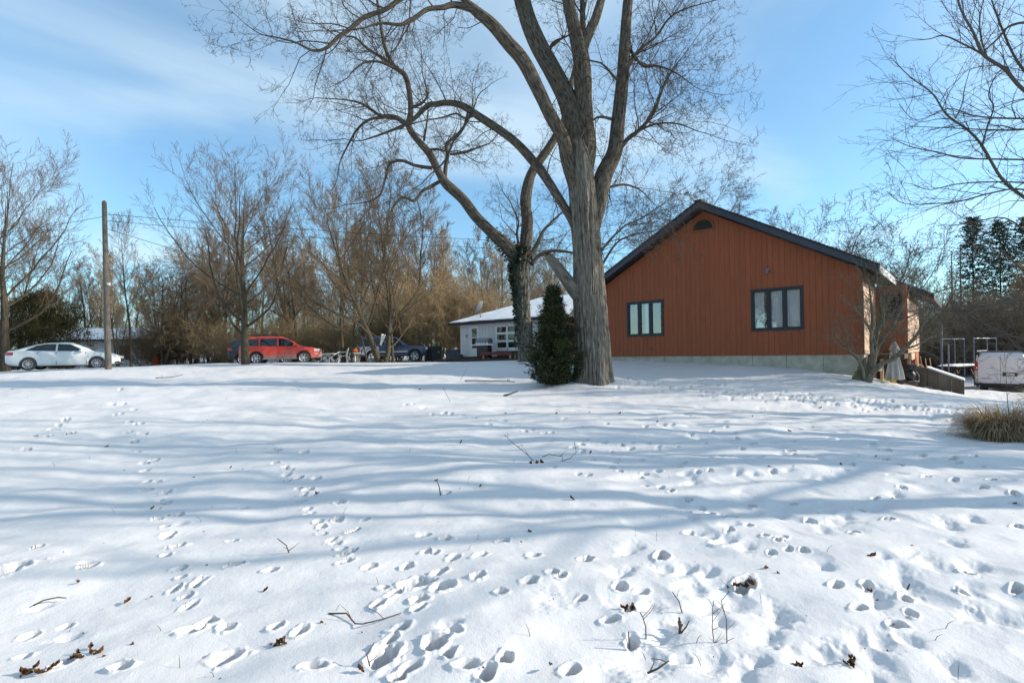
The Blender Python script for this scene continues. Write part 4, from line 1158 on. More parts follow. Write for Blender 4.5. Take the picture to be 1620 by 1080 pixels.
    wing.prism([(xa, ztop(xa) - TH + .02), (xb, ztop(xb) - TH + .02), (xb, ztop(xb) - .03), (xa, ztop(xa) - .03)], f, -DP, -4.67)
    wing.build('wing_roof', M['soffit'], ro)
    rk = MB()
    for xa, xb in ((ER, APX), (APX, EL)):
        rk.prism([(xa, ztop(xa) - TH), (xb, ztop(xb) - TH), (xb, ztop(xb) - .035), (xa, ztop(xa) - .035)], f, OV - .036, OV)
    rk.build('rake_board', M['rake'], ro)
    sh = MB(); R = random.Random(6)
    for sgn in (1, -1):
        end = EL if sgn > 0 else ER
        n = 46
        for k in range(n):
            x0 = APX + (end - APX) * k / n; x1 = APX + (end - APX) * (k + 1.12) / n
            j = .02 * R.random()
            dd = -4.66 if sgn < 0 else -DP
            p = [(x0, ztop(x0) - .028), (x1, ztop(x1) - .02), (x1, ztop(x1) + .035 + j), (x0, ztop(x0) + .012)]
            if sgn > 0: sh.prism(p, f, dd, OV + .03 + .02 * R.random())
            else: sh.prism(p[::-1], f, dd, OV + .03 + .02 * R.random())
    sh.box(APX - .14, -DP, ZA - .03, APX + .14, OV + .035, ZA + .045)
    so = sh.build('shingles', M['shingle'], ro); so['kind'] = 'stuff'
    # white eave board on the right
    MB().box(ER - .03, -4.66, ztop(ER) - .27, ER - .002, OV - .01, ztop(ER) - .02).build('eave_board', M['white_metal'], ro)
    # sunlit side wall, recess wall, side wing
    def boards(name, parent, x, ya, yb, z0, z1, m):
        y = ya
        while y > yb + .02:
            b = max(y - .203 + .009, yb)
            MB().box(x - .012, b, z0, x, y, z1).build('plank', m, parent)
            y -= .203
    sw = MB().box(0.004, -3.3, bot, .14, -.16, ztop(0) - TH - .04).build('side_wall', M['groove'], t)
    boards('plank', sw, .002, -.02, -3.3, bot - .02, ztop(0) - TH - .5, M['tan_siding'])
    MB().box(-.03, -.12, bot - .02, .002, .012, 1.9).build('corner_board', M['old_wood'], t)
    rw = MB().box(-1.0, -3.45, bot, 0.0, -3.318, 2.3).build('recess_wall', M['groove'], t)
    x = -1.0
    while x < -.05:
        MB().box(x, -3.316, bot - .02, x + .194, -3.30, 2.3).build('plank', M['siding'], rw); x += .203
    w3 = MB()
    for (u0, u1, v0, v1) in ((-.85, -.15, 1.95, 2.02), (-.85, -.15, .95, 1.02), (-.85, -.78, 1.02, 1.95), (-.22, -.15, 1.02, 1.95)): w3.box(u0, -3.31, v0, u1, -3.26, v1)
    wo3 = w3.build('window', M['trim_black'], t)
    MB().box(-.78, -3.298, 1.02, -.22, -3.285, 1.95).build('pane', M['glass'], wo3)
    ww = MB().box(-.998, -9.3, bot, -.86, -3.46, 2.0).build('wing_wall', M['groove'], t)
    boards('plank', ww, -1.0, -3.32, -9.3, bot - .02, 1.75, M['tan_siding'])
    # lower storey under the wing: dark opening, posts and beam
    lw = MB().box(-1.0, -5.2, -3.2, .8, -5.05, bot - .03).box(0.0, -3.3, -3.0, .13, -.3, bot - .03)
    lw.build('lower_wall', M['dark_wood'], t)
    MB().box(-1.05, -5.0, bot - .2, .0, -1.2, bot - .03).build('floor_frame', M['dark_wood'], t)
    MB().box(-.02, -.55, -1.9, .03, .0, bot - .024).build('footing', M['concrete'], t)
    for px_, py_ in ((-.38, -1.35), (-.6, -2.6), (-1.0, -3.6)):
        MB().box(px_ - .05, py_ - .05, -2.4, px_ + .05, py_ + .05, bot - .2).build('post', M['new_wood'], t)
    MB().box(-1.14, -4.4, bot - .28, -1.07, -2.9, bot - .02).build('beam', M['new_wood'], t)
    # the far walls close the house
    MB().box(-.86, -DP + .5, -2.5, -.75, -9.3, 1.9).box(LW - .15, -DP + .5, -1.5, LW, -.16, top(LW) - .05).box(0, -DP + .5, -2.5, LW, -DP + .65, 2.0).build('back_wall', M['siding'], t)
house()

# ------------------------------------------------------------------ the white house
M['white_siding'] = mat('white_siding', (0.62, 0.60, 0.62), .8, col2=(0.70, 0.68, 0.69), nscale=3, stretch=(6, 6, .4))
M['white_paint'] = mat('white_paint', (0.74, 0.74, 0.75), .5)
M['dark_eave'] = mat('dark_eave', (0.018, 0.014, 0.016), .6)
M['red_wood'] = mat('red_wood', (0.14, 0.03, 0.025), .7)
def white_house():
    p = W(729, 566, 34.0)
    Lw = 8.6; Dp = 7.0
    # local x from the left corner towards the right (nearer) end, y away from the camera
    ang = math.atan2(-.661, .75)
    t = empty('white_house', (p[0], p[1], CZ), ang, 'low white house with snowy roof and nine pane window', 'house')
    f = lambda u, v, w: (u, w, v)
    z0, z1 = -.28, 1.78
    core = MB()
    core.box(0, .012, z0, Lw, .15, z1).box(0, .15, z0, .14, Dp, z1).box(Lw - .14, .15, z0, Lw, Dp, z1).box(.14, Dp - .14, z0, Lw - .14, Dp, z1)
    wl = core.build('front_wall', M['groove'], t)
    x = 0.0
    dx0, dx1 = 0.9, 1.75; wx0, wx1 = 3.28, 5.95; wz0, wz1 = .18, 1.58
    edges = []
    while x < Lw - .05:
        b = min(x + .29, Lw)
        es = sorted({x, b - .012} | {q for q in (dx0, dx1, wx0, wx1) if x < q < b - .012})
        mb = MB()
        for a, c in zip(es[:-1], es[1:]):
            m = (a + c) / 2
            if dx0 < m < dx1: mb.box(a, -.006, 1.72, c, .014, z1)
            elif wx0 < m < wx1: mb.box(a, -.006, wz1, c, .014, z1)
            else: mb.box(a, -.006, z0, c, .014, z1)
        mb.build('plank', M['white_siding'], wl); x += .29
    # brick-coloured sill course under the window
    for k in range(4):
        MB().box(wx0, -.03, z0 + .11 * k + .004, wx1 + .8, .012, z0 + .11 * k + .1).build('ledge_board', M['old_wood'], wl)
    # door
    d = MB().box(dx0, -.05, z0, dx0 + .08, .02, 1.72).box(dx1 - .08, -.05, z0, dx1, .02, 1.72).box(dx0 + .08, -.05, 1.64, dx1 - .08, .02, 1.72)
    do = d.build('door', M['white_paint'], t)
    MB().box(dx0 + .082, -.03, z0 + .01, dx1 - .082, 0.0, .25).box(dx0 + .082, -.03, 1.5, dx1 - .082, 0, 1.638).box(dx0 + .082, -.03, .25, dx0 + .2, 0, 1.5).box(dx1 - .2, -.03, .25, dx1 - .082, 0, 1.5).box(dx0 + .2, -.03, .9, dx1 - .2, 0, .95).build('door_leaf', M['white_paint'], do)
    MB().box(dx0 + .2, -.012, .25, dx1 - .2, -.004, .9).build('door_pane', M['glass'], do)
    MB().box(dx0 + .2, -.012, .95, dx1 - .2, -.004, 1.5).build('door_pane', M['glass'], do)
    MB().box(dx1 - .17, -.09, .68, dx1 - .13, -.03, .8).build('handle', M['black'], do)
    # nine pane window
    wf = MB(); n3 = (wx1 - wx0) / 3; h3 = (wz1 - wz0) / 3; q = .07
    for k in range(4):
        c = wx0 + n3 * k
        wf.box(c - q, -.07, wz0, c + q, .02, wz1)
    for j in range(4):
        c = wz0 + h3 * j
        for k in range(3): wf.box(wx0 + n3 * k + q, -.068, max(c - q, wz0 - q), wx0 + n3 * (k + 1) - q, .02, c + q)
    wf.box(wx0 - .12, -.12, wz0 - .13, wx1 + .12, .02, wz0 - q - .002)
    wo = wf.build('window', M['white_paint'], t)
    for j in range(3):
        for k in range(3):
            MB().box(wx0 + n3 * k + q, -.03, wz0 + h3 * j + q, wx0 + n3 * (k + 1) - q, -.022, wz0 + h3 * (j + 1) - q).build('pane', M['glass'], wo)
    # horseshoe
    hs = [(.62 + .09 * math.cos(g), -.02, 1.08 + .12 * math.sin(g)) for g in np.linspace(math.radians(-230), math.radians(50), 14)]
    MB().tube(hs, .018, 5).build('horseshoe', M['dark_wood'], t, True)
    # hip roof with snow
    ov = .55; ez = z1 + .03; rz = 3.35
    A = (-ov, -ov, ez); B = (Lw + .5, -ov, ez); C = (Lw + .5, Dp + ov, ez); D = (-ov, Dp + ov, ez)
    E = (3.9, Dp / 2, rz); F_ = (Lw - 1.2, Dp / 2, rz)
    def roof(dz):
        u = lambda P: (P[0], P[1], P[2] + dz)
        m = MB(); m.poly([u(A), u(B), u(F_), u(E)]).poly([u(C), u(D), u(E), u(F_)]).poly([u(D), u(A), u(E)]).poly([u(B), u(C), u(F_)]); return m
    r = roof(.12); r.poly([D, C, B, A])
    for P, Q in ((A, B), (B, C), (C, D), (D, A)):
        r.poly([P, Q, (Q[0], Q[1], Q[2] + .12), (P[0], P[1], P[2] + .12)])
    ro = r.build('roof', M['dark_eave'], t)
    MB().box(A[0] - .03, -ov - .05, ez - .06, B[0], -ov - .005, ez + .10).build('gutter', M['dark_eave'], ro)
    def snow_cover():
        V, Fq = [], []; n, m = 60, 24
        rng = np.random.default_rng(2)
        for quad in ((A, B, F_, E), (D, A, E, E), (C, D, E, F_)):
            a, b, c, d = [np.array(q_) for q_ in quad]; base = len(V)
            for i in range(n + 1):
                for j in range(m + 1):
                    u, v = i / n, j / m
                    p_ = (a * (1 - u) + b * u) * (1 - v) + (d * (1 - u) + c * u) * v
                    V.append(p_ + np.array([0, 0, .15 + .03 * float(vnoise(p_[0] * 1.3, p_[1] * 1.3, 3)) - (.03 if j == 0 else 0)]))
            for i in range(n):
                for j in range(m):
                    q_ = base + i * (m + 1) + j; Fq.append((q_, q_ + m + 1, q_ + m + 2, q_ + 1))
        link('snow_cover', np_mesh('snow_cover', np.array(V), np.array(Fq)), M['roof_snow'], ro)
    snow_cover()
    # satellite dish on the eave
    dish = MB()
    ax = Vector((-.75, -.35, .55)).normalized(); ua = ax.cross(Vector((0, 0, 1))).normalized(); va = ua.cross(ax)
    cx_ = Vector((1.55, .35, 2.85))
    dish.lathe([(.0, 0), (.15, .012), (.3, .05), (.42, .11), (.43, .12), (.42, .125), (.3, .065), (.15, .03), (0, .018)], lambda a, b, h: tuple(cx_ + ua * a + va * b + ax * h), 24)
    s = empty('satellite_dish', (0, 0, 0), 0); s.parent = t
    dish.build('dish', M['grey_metal'], s, True)
    MB().tube([(1.55, .4, 2.8), (1.75, .1, 2.45), (1.95, -.05, 2.2)], .025, 6).tube([(1.4, .25, 2.6), (1.15, -.3, 2.8), (1.1, -.35, 2.95)], .015, 5).build('mast', M['old_wood'], s)
    # porch of boards
    po = MB()
    for k in range(9):
        po.box(-.3, -1.75 + k * .19, -.44 + .003 * (k % 2), 6.8, -1.75 + k * .19 + .178, -.38)
    for i, k in enumerate(range(9)):
        MB().box(-.4, -1.75 + k * .19, -.44, 6.8, -1.75 + k * .19 + .178, -.385 + .004 * (k % 3)).build('porch_board', M['dark_wood'], t)
    MB().box(-.4, -1.74, -1.0, 6.8, -1.70, -.445).box(-.35, -.1, -1.0, 6.8, -.06, -.445).box(0, -.05, -1.3, Lw, .1, z0).build('porch_base', M['dark_wood'], t)
    # porch roof post at the right end
    MB().box(6.7, -1.0, -.38, 6.82, -.88, 1.75).build('porch_post', M['dark_eave'], t)
    return t
WH = white_house()
def whp(x, y, z):
    ang = math.atan2(-.661, .75); p = W(729, 566, 34.0)
    return (p[0] + x * math.cos(ang) - y * math.sin(ang), p[1] + x * math.sin(ang) + y * math.cos(ang), CZ + z), ang

# ------------------------------------------------------------------ vehicles (local x forward, y left, z up)
def paint(name, c, dust=None, lo=.25, hi=.75, rough=.35):
    """car paint; dust = salt film colour, thicker low on the body"""
    m = mat(name, c, rough, spec=.5, coat=.7)
    if dust:
        N, L = m.node_tree.nodes, m.node_tree.links; b = N['Principled BSDF']
        t = N.new('ShaderNodeTexCoord'); s = N.new('ShaderNodeSeparateXYZ'); L.new(t.outputs['Object'], s.inputs[0])
        nz = N.new('ShaderNodeTexNoise'); nz.inputs['Scale'].default_value = 3.5; nz.inputs['Detail'].default_value = 5; L.new(t.outputs['Object'], nz.inputs['Vector'])
        a = N.new('ShaderNodeMath'); a.operation = 'MULTIPLY_ADD'; L.new(nz.outputs[0], a.inputs[0]); a.inputs[1].default_value = .5; L.new(s.outputs[2], a.inputs[2])
        r = N.new('ShaderNodeMapRange'); r.inputs['From Min'].default_value = lo + .25; r.inputs['From Max'].default_value = hi + .25; r.inputs['To Min'].default_value = .8; r.inputs['To Max'].default_value = .04
        L.new(a.outputs[0], r.inputs['Value'])
        mx = N.new('ShaderNodeMixRGB'); L.new(r.outputs[0], mx.inputs[0]); mx.inputs[1].default_value = (*c, 1); mx.inputs[2].default_value = (*dust, 1)
        L.new(mx.outputs[0], b.inputs['Base Color'])
        r2 = N.new('ShaderNodeMapRange'); r2.inputs['To Min'].default_value = .7; r2.inputs['To Max'].default_value = .0; L.new(r.outputs[0], r2.inputs['Value']); L.new(r2.outputs[0], b.inputs['Coat Weight'])
    return m
M['white_car'] = paint('white_car', (0.74, 0.75, 0.74), (0.55, 0.55, 0.54), .1, .5)
M['red_car'] = paint('red_car', (0.62, 0.032, 0.010), (0.60, 0.33, 0.27), .30, .74)
M['blue_car'] = paint('blue_car', (0.012, 0.026, 0.07), (0.10, 0.12, 0.17), .2, .55)
M['grey_dusty'] = paint('grey_dusty', (0.24, 0.26, 0.30), (0.44, 0.45, 0.47), .4, 1.2, .55)
M['black_car'] = paint('black_car', (0.008, 0.009, 0.011), (0.03, 0.033, 0.04), .2, .5)
M['van_white'] = paint('van_white', (0.70, 0.69, 0.70), (0.40, 0.36, 0.32), .25, .62)
M['van_dirt'] = mat('van_dirt', (0.42, 0.31, 0.25), .7, col2=(0.56, 0.46, 0.40), nscale=3)
M['car_glass'] = mat('car_glass', (0.012, 0.017, 0.017), .04, spec=.9)
M['tyre'] = mat('tyre', (0.02, 0.02, 0.021), .85, col2=(0.06, 0.06, 0.062), nscale=8)
M['rim'] = mat('rim', (0.58, 0.58, 0.58), .35, .5)
M['lamp_red'] = mat('lamp_red', (0.42, 0.02, 0.02), .2, coat=.6)
M['lamp_clear'] = mat('lamp_clear', (0.55, 0.57, 0.58), .15, coat=.8)
M['seam'] = mat('seam', (0.02, 0.02, 0.02), .8)
M['dark_trim'] = mat('dark_trim', (0.02, 0.02, 0.022), .6)
M['silver'] = mat('silver', (0.5, 0.5, 0.5), .35, .6)
def interp(pts, x):
    if x <= pts[0][0]: return pts[0][1]
    for (a, b), (c, d) in zip(pts, pts[1:]):
        if x <= c: return b + (d - b) * (x - a) / (c - a) if c > a else d
    return pts[-1][1]
WHEELS = {}
def wheel_meshes(R, w, spokes):
    key = (R, w, spokes)
    if key in WHEELS: return WHEELS[key]
    ty = MB().lathe([(R * .66, -w / 2 + .01), (R * .88, -w / 2), (R * .97, -w * .4), (R, -w * .22), (R, w * .22), (R * .97, w * .4), (R * .88, w / 2), (R * .66, w / 2 - .01)], lambda a, b, h: (a, h, b), 32).mesh('tyre', True)
    rm = MB().lathe([(R * .67, .03), (R * .67, w / 2 - .005), (R * .61, w / 2 - .02), (R * .58, w / 2 - .06), (R * .56, .0), (0, -.0)], lambda a, b, h: (a, h, b), 32)
    for k in range(spokes):
        g = 2 * math.pi * k / spokes; c, s = math.cos(g), math.sin(g)
        hw = R * (.055 if spokes > 7 else .10)
        def q(r, o, y): return (r * c - o * s, y, r * s + o * c)
        y0, y1 = w / 2 - .05, w / 2 - .012
        rm.hexa([q(R * .1, -hw, y0), q(R * .63, -hw * .8, y0), q(R * .63, hw * .8, y0), q(R * .1, hw, y0)], [q(R * .1, -hw, y1 - .015), q(R * .63, -hw * .8, y1), q(R * .63, hw * .8, y1), q(R * .1, hw, y1 - .015)])
    rm.lathe([(R * .16, w / 2 - .06), (R * .16, w / 2 - .015), (R * .1, w / 2 - .004), (0, w / 2 - .004)], lambda a, b, h: (a, h, b), 14)
    me = rm.mesh('rim'); me.materials.append(M['rim']); ty.materials.append(M['tyre'])
    dk = MB().lathe([(R * .56, .012), (0, .012)], lambda a, b, h: (a, h, b), 20).mesh('brake_disc'); dk.materials.append(M['dark_trim'])
    WHEELS[key] = (ty, me, dk); return WHEELS[key]
def vehicle(name, loc, rz, label, cat, sp):
    t = empty(name, loc, rz, label, cat)
    L2 = sp['L'] / 2; Wd = sp['W'] / 2; R = sp['R']; ra = R * sp.get('arch', 1.17)
    xr, xf = sp['xr'], sp['xf']; sill = sp['sill']
    deck = sp['deck']; wid = sp['wid']; P = sp['paint']
    def low(x):
        z = interp(sp['low'], x)
        for xc in (xr, xf):
            d = abs(x - xc)
            if d < ra: z = max(z, R + math.sqrt(max(ra * ra - d * d, 0)))
        return z
    xs = set(np.linspace(-L2, L2, 70))
    for xc in (xr, xf):
        xs |= {xc + ra * math.cos(g) for g in np.linspace(0, math.pi, 15)} | {xc - ra - .002, xc + ra + .002}
    xs = sorted(x for x in xs if -L2 <= x <= L2)
    V, F = [], []
    K = 9
    for x in xs:
        zl, zt, w = low(x), interp(deck, x), interp(wid, x) * Wd
        zt = max(zt, zl + .03)
        h = zt - zl
        prof = [(w * .5, zl + .02 * 0), (w * .955, zl), (w * .985, zl + h * .12), (w * 1.0, zl + h * .45), (w * .992, zl + h * .68), (w * .975, zl + h * .86), (w * .93, zl + h * .955), (w * .80, zt), (0, zt + .025 * (w / Wd))]
        for s in (1, -1):
            V += [(x, s * y, z) for y, z in prof]
    n = len(xs)
    for i in range(n - 1):
        for s in (0, 1):
            for k in range(K - 1):
                a = (i * 2 + s) * K + k; b = a + 2 * K
                F.append((a, b, b + 1, a + 1) if s == 0 else (a, a + 1, b + 1, b))
    V0 = len(V)
    bd = np_mesh('body', np.array(V), np.array(F))
    body = link('body', bd, P, t)
    # end caps and underside
    cap = MB()
    for i in (0, n - 1):
        a = [V[(i * 2) * K + k] for k in range(K)]; b = [V[(i * 2 + 1) * K + k] for k in range(K)]
        cap.poly([p for p in a[1:]] + [p for p in b[::-1][1:-1]])
    cap.build('end_panel', P, body)
    un = MB()
    un.box(-L2 + .12, -Wd * .86, sill - .02, L2 - .12, Wd * .86, sill + .02)
    for xc in (xr, xf):
        un.box(xc - ra * 1.0, -Wd * .72, sill, xc + ra * 1.0, Wd * .72, R + ra * .98)
    un.build('underbody', M['dark_trim'], t)
    # wheels
    ty, rm, dk = wheel_meshes(R, sp.get('tw', .215), sp['spokes'])
    for xc in (xr, xf):
        for s in (1, -1):
            w = empty('wheel', (xc, s * (Wd - .115), R), 0 if s > 0 else math.pi); w.parent = t
            link('tyre', ty, None, w); link('rim', rm, None, w); link('brake_disc', dk, None, w)
    # greenhouse
    gh = sp['roof']; kk = sp.get('tumble', .33); wb = sp.get('belt_w', .95) * Wd
    zb = lambda x: interp(sp['belt'], x)
    zr = lambda x: interp(gh, x)
    gx = sorted(set(np.linspace(gh[0][0], gh[-1][0], 46)) | {p[0] for p in gh})
    V, F = [], []; K2 = 6
    def gy(x, z): return wb * interp(wid, x) - max(0, z - zb(x)) * kk
    for x in gx:
        b, r = zb(x) - .03, zr(x); h = max(r - b, .001)
        ye = gy(x, r)
        prof = [(gy(x, b), b), (gy(x, b + h * .5), b + h * .5), (ye + .0, max(r - .05, b + h * .6)), (ye - .05, r - .012), (ye - .16, r + .004), (0, r + .03)]
        for s in (1, -1): V += [(x, s * y, z) for y, z in prof]
    for i in range(len(gx) - 1):
        for s in (0, 1):
            for k in range(K2 - 1):
                a = (i * 2 + s) * K2 + k; b = a + 2 * K2
                F.append((a, b, b + 1, a + 1) if s == 0 else (a, a + 1, b + 1, b))
    cab = link('cabin', np_mesh('cabin', np.array(V), np.array(F)), sp.get('cab_paint', P), t)
    # side glass
    for poly in sp['side_glass']:
        for s in (1, -1):
            m = MB(); N_ = len(poly)
            # densify
            pts = []
            for i in range(N_):
                a, b = poly[i], poly[(i + 1) % N_]
                for k in range(3): pts.append((a[0] + (b[0] - a[0]) * k / 3, a[1] + (b[1] - a[1]) * k / 3))
            out = [(x, s * (gy(x, z) + .008), z) for x, z in pts]; inn = [(x, s * (gy(x, z) - .02), z) for x, z in pts]
            c = tuple(sum(p[i] for p in out) / len(out) for i in range(3))
            for i in range(len(pts)):
                j = (i + 1) % len(pts); m.poly([out[i], out[j], c]); m.poly([out[i], inn[i], inn[j], out[j]])
            m.build('side_window', M['car_glass'], cab)
    for nm, (xa, xb), (w0, w1) in sp['screens']:
        m = MB(); n_ = 8
        for i in range(n_):
            x0 = xa + (xb - xa) * i / n_; x1 = xa + (xb - xa) * (i + 1) / n_
            def row(x):
                z = zr(x) + .02; y = gy(x, zr(x)) - .10
                return [(x, y, z - .012), (x, y * .5, z + .008), (x, 0, z + .016), (x, -y * .5, z + .008), (x, -y, z - .012)]
            a, b = row(x0), row(x1)
            for k in range(4): m.poly([a[k], b[k], b[k + 1], a[k + 1]])
        m.build(nm, M['car_glass'], cab, True)
    # seams, handles, mirrors, lamps
    for s in (1, -1):
        for x0, z0, x1, z1 in sp['seams']:
            y = lambda x: s * (interp(wid, x) * Wd * .999)
            MB().hexa([(x0 - .008, y(x0) - s * .05, z0), (x0 + .008, y(x0) - s * .05, z0), (x0 + .008, y(x0) + s * .004, z0), (x0 - .008, y(x0) + s * .004, z0)],
                      [(x1 - .008, y(x1) - s * .09, z1), (x1 + .008, y(x1) - s * .09, z1), (x1 + .008, y(x1) - s * .02, z1), (x1 - .008, y(x1) - s * .02, z1)]).build('door_seam', M['seam'], body)
        for x, z in sp['handles']:
            y = s * interp(wid, x) * Wd * .99
            MB().box(x - .09, min(y, y + s * .03), z - .018, x + .09, max(y, y + s * .03), z + .018).build('handle', sp.get('handle_mat', P), body)
        x, z = sp['mirror']; y = s * (gy(x, z))
        mm = MB().lathe([(0, -.09), (.06, -.075), (.085, -.02), (.085, .05), (.07, .08), (0, .085)], lambda a, b, h: (x + a * 1.0, y + s * .12 + h * 1.15, z + b * .95), 12)
        mm.build('mirror', sp.get('mirror_mat', P), body, True)
        for key, mt in (('headlight', M['lamp_clear']), ('taillight', M['lamp_red'])):
            x0, x1, z0, z1, inset = sp[key]
            pts = []
            xm = (x0 + x1) / 2
            def yy(x): return interp(wid, x) * Wd
            m = MB(); nn = 6
            for i in range(nn):
                a = x0 + (x1 - x0) * i / nn; b = x0 + (x1 - x0) * (i + 1) / nn
                o = .012
                m.hexa([(a, s * (yy(a) * .985 - inset), z0), (b, s * (yy(b) * .985 - inset), z0), (b, s * (yy(b) + o), z0), (a, s * (yy(a) + o), z0)],
                       [(a, s * (yy(a) * .97 - inset), z1), (b, s * (yy(b) * .97 - inset), z1), (b, s * (yy(b) * .975 + o), z1), (a, s * (yy(a) * .975 + o), z1)])
            m.build(key, mt, body)
        if 'strip' in sp:
            x0, x1, z0, z1 = sp['strip']; m = MB(); nn = 10
            for i in range(nn):
                a = x0 + (x1 - x0) * i / nn; b = x0 + (x1 - x0) * (i + 1) / nn
                m.hexa([(a, s * (yy(a) - .03), z0), (b, s * (yy(b) - .03), z0), (b, s * (yy(b) + .014), z0), (a, s * (yy(a) + .014), z0)],
                       [(a, s * (yy(a) - .03), z1), (b, s * (yy(b) - .03), z1), (b, s * (yy(b) + .014), z1), (a, s * (yy(a) + .014), z1)])
            m.build('side_strip', sp['strip_mat'], body)
    return t, body, cab
def car_at(px, py, Z, dz=0.0):
    p = W(px, py, Z); return (p[0], p[1], gz(p[0], p[1]) + dz)

sedan_sp = dict(L=4.74, W=1.84, R=.325, arch=1.1, xr=-1.42, xf=1.40, sill=.22, spokes=10, tw=.22, paint=M['white_car'],
    low=[(-2.37, .42), (-2.2, .30), (-1.9, .24), (1.8, .22), (2.2, .25), (2.37, .34)],
    deck=[(-2.37, .80), (-2.33, .93), (-2.25, 1.03), (-1.9, 1.045), (-1.2, 1.0), (-.3, .95), (.9, .955), (1.2, .945), (1.8, .84), (2.15, .72), (2.33, .60), (2.37, .54)],
    wid=[(-2.37, .74), (-2.3, .84), (-2.05, .93), (-1.4, .99), (0, 1.0), (1.4, .985), (1.9, .93), (2.2, .82), (2.33, .70), (2.37, .6)],
    belt=[(-2.0, 1.0), (-.3, .95), (1.3, .93)], roof=[(-1.98, 1.04), (-1.55, 1.20), (-1.1, 1.345), (-.65, 1.415), (-.1, 1.43), (.25, 1.405), (.6, 1.30), (1.0, 1.12), (1.28, .955)], tumble=.42, belt_w=.93,
    side_glass=[[(-1.55, 1.03), (-.32, .985), (-.32, 1.345), (-.75, 1.345), (-1.1, 1.27)], [(-.24, .985), (.82, .965), (.72, 1.09), (.3, 1.32), (-.24, 1.35)]],
    screens=[('windshield', (1.24, .35), (0, 0)), ('rear_screen', (-1.9, -.95), (0, 0))],
    seams=[(-.28, .28, -.28, .93), (.98, .30, .95, .92), (-1.18, .62, -1.0, .95)], handles=[(-1.02, .80), (-.02, .79)], mirror=(.76, .99),
    headlight=(1.93, 2.3, .60, .70, .12), taillight=(-2.33, -2.0, .80, .94, .12))
x, y, z = car_at(109, 584, 28)
t, body, cab = vehicle('sedan_car', (x, y, z - .02), math.radians(26), 'white four door sedan parked at the edge of the snow behind the wooden pole', 'car', sedan_sp)
MB().box(2.25, -.45, .35, 2.38, .45, .56).build('grille', M['dark_trim'], body)
for s in (1, -1): MB().box(2.1, s * .62 - .14, .30, 2.36, s * .62 + .14, .38).build('air_intake', M['dark_trim'], body)
MB().tube([(.30, .765, 1.335), (-.2, .78, 1.375), (-.75, .76, 1.36), (-1.2, .72, 1.26)], .012, 5).tube([(.30, -.765, 1.335), (-.2, -.78, 1.375), (-.75, -.76, 1.36), (-1.2, -.72, 1.26)], .012, 5).build('window_trim', M['silver'], cab)

suv_sp = dict(L=4.69, W=1.83, R=.36, arch=1.18, xr=-1.36, xf=1.355, sill=.30, spokes=6, tw=.225, paint=M['red_car'],
    low=[(-2.34, .46), (-2.1, .36), (2.0, .32), (2.25, .36), (2.34, .42)],
    deck=[(-2.34, .98), (-2.28, 1.08), (-1.5, 1.09), (.9, 1.07), (1.25, 1.05), (1.9, .98), (2.2, .88), (2.31, .72), (2.34, .62)],
    wid=[(-2.34, .86), (-2.2, .94), (-1.6, .99), (0, 1.0), (1.5, .985), (2.0, .92), (2.25, .80), (2.34, .68)],
    belt=[(-2.3, 1.06), (1.3, 1.04)], roof=[(-2.30, 1.08), (-2.16, 1.40), (-2.02, 1.64), (-1.7, 1.70), (-.6, 1.73), (.05, 1.70), (.4, 1.58), (.9, 1.28), (1.24, 1.06)], tumble=.26, belt_w=.95,
    side_glass=[[(-2.02, 1.14), (-1.22, 1.12), (-1.22, 1.56), (-1.78, 1.54)], [(-1.12, 1.12), (-.16, 1.10), (-.16, 1.58), (-1.12, 1.57)], [(-.07, 1.10), (.98, 1.08), (.78, 1.28), (.28, 1.56), (-.07, 1.58)]],
    screens=[('windshield', (1.18, .16), (0, 0)), ('rear_screen', (-2.27, -2.06), (0, 0))],
    seams=[(-.11, .40, -.11, 1.05), (1.0, .46, .98, 1.05), (-1.12, .85, -1.15, 1.05)], handles=[(-.9, .93), (.12, .92)], mirror=(.84, 1.14),
    headlight=(1.98, 2.30, .76, .90, .10), taillight=(-2.32, -2.16, .92, 1.14, .06), strip=(-.95, .92, .60, .66), strip_mat=M['red_car'])
x, y, z = car_at(447, 577, 33)
t, body, cab = vehicle('suv_car', (x, y, z + .02), math.radians(15), 'red dusty estate car parked behind the spreading bare tree', 'car', suv_sp)
for s in (1, -1):
    MB().tube([(-1.7, s * .62, 1.74), (-1.6, s * .62, 1.79), (-.2, s * .62, 1.80), (-.05, s * .62, 1.74)], .022, 6).build('roof_rail', M['dark_trim'], cab)
    MB().tube([(-.98, s * .90, .33), (.98, s * .90, .33)], .045, 8).build('step_bar', M['silver'], t)
MB().box(2.2, -.5, .62, 2.345, .5, .72).build('grille', M['silver'], body)

# dark car whose tail shows beside the trunk
dark_sp = dict(suv_sp); dark_sp.update(paint=M['black_car'], L=4.55, seams=[], strip=(-.9, .9, .5, .55), strip_mat=M['black_car'], taillight=(-2.27, -2.02, .96, 1.12, .08), spokes=6)
x, y, z = car_at(423, 574, 36)
vehicle('dark_car', (x, y, z), math.radians(12), 'dark car mostly hidden behind the spreading tree and the red car', 'car', dark_sp)

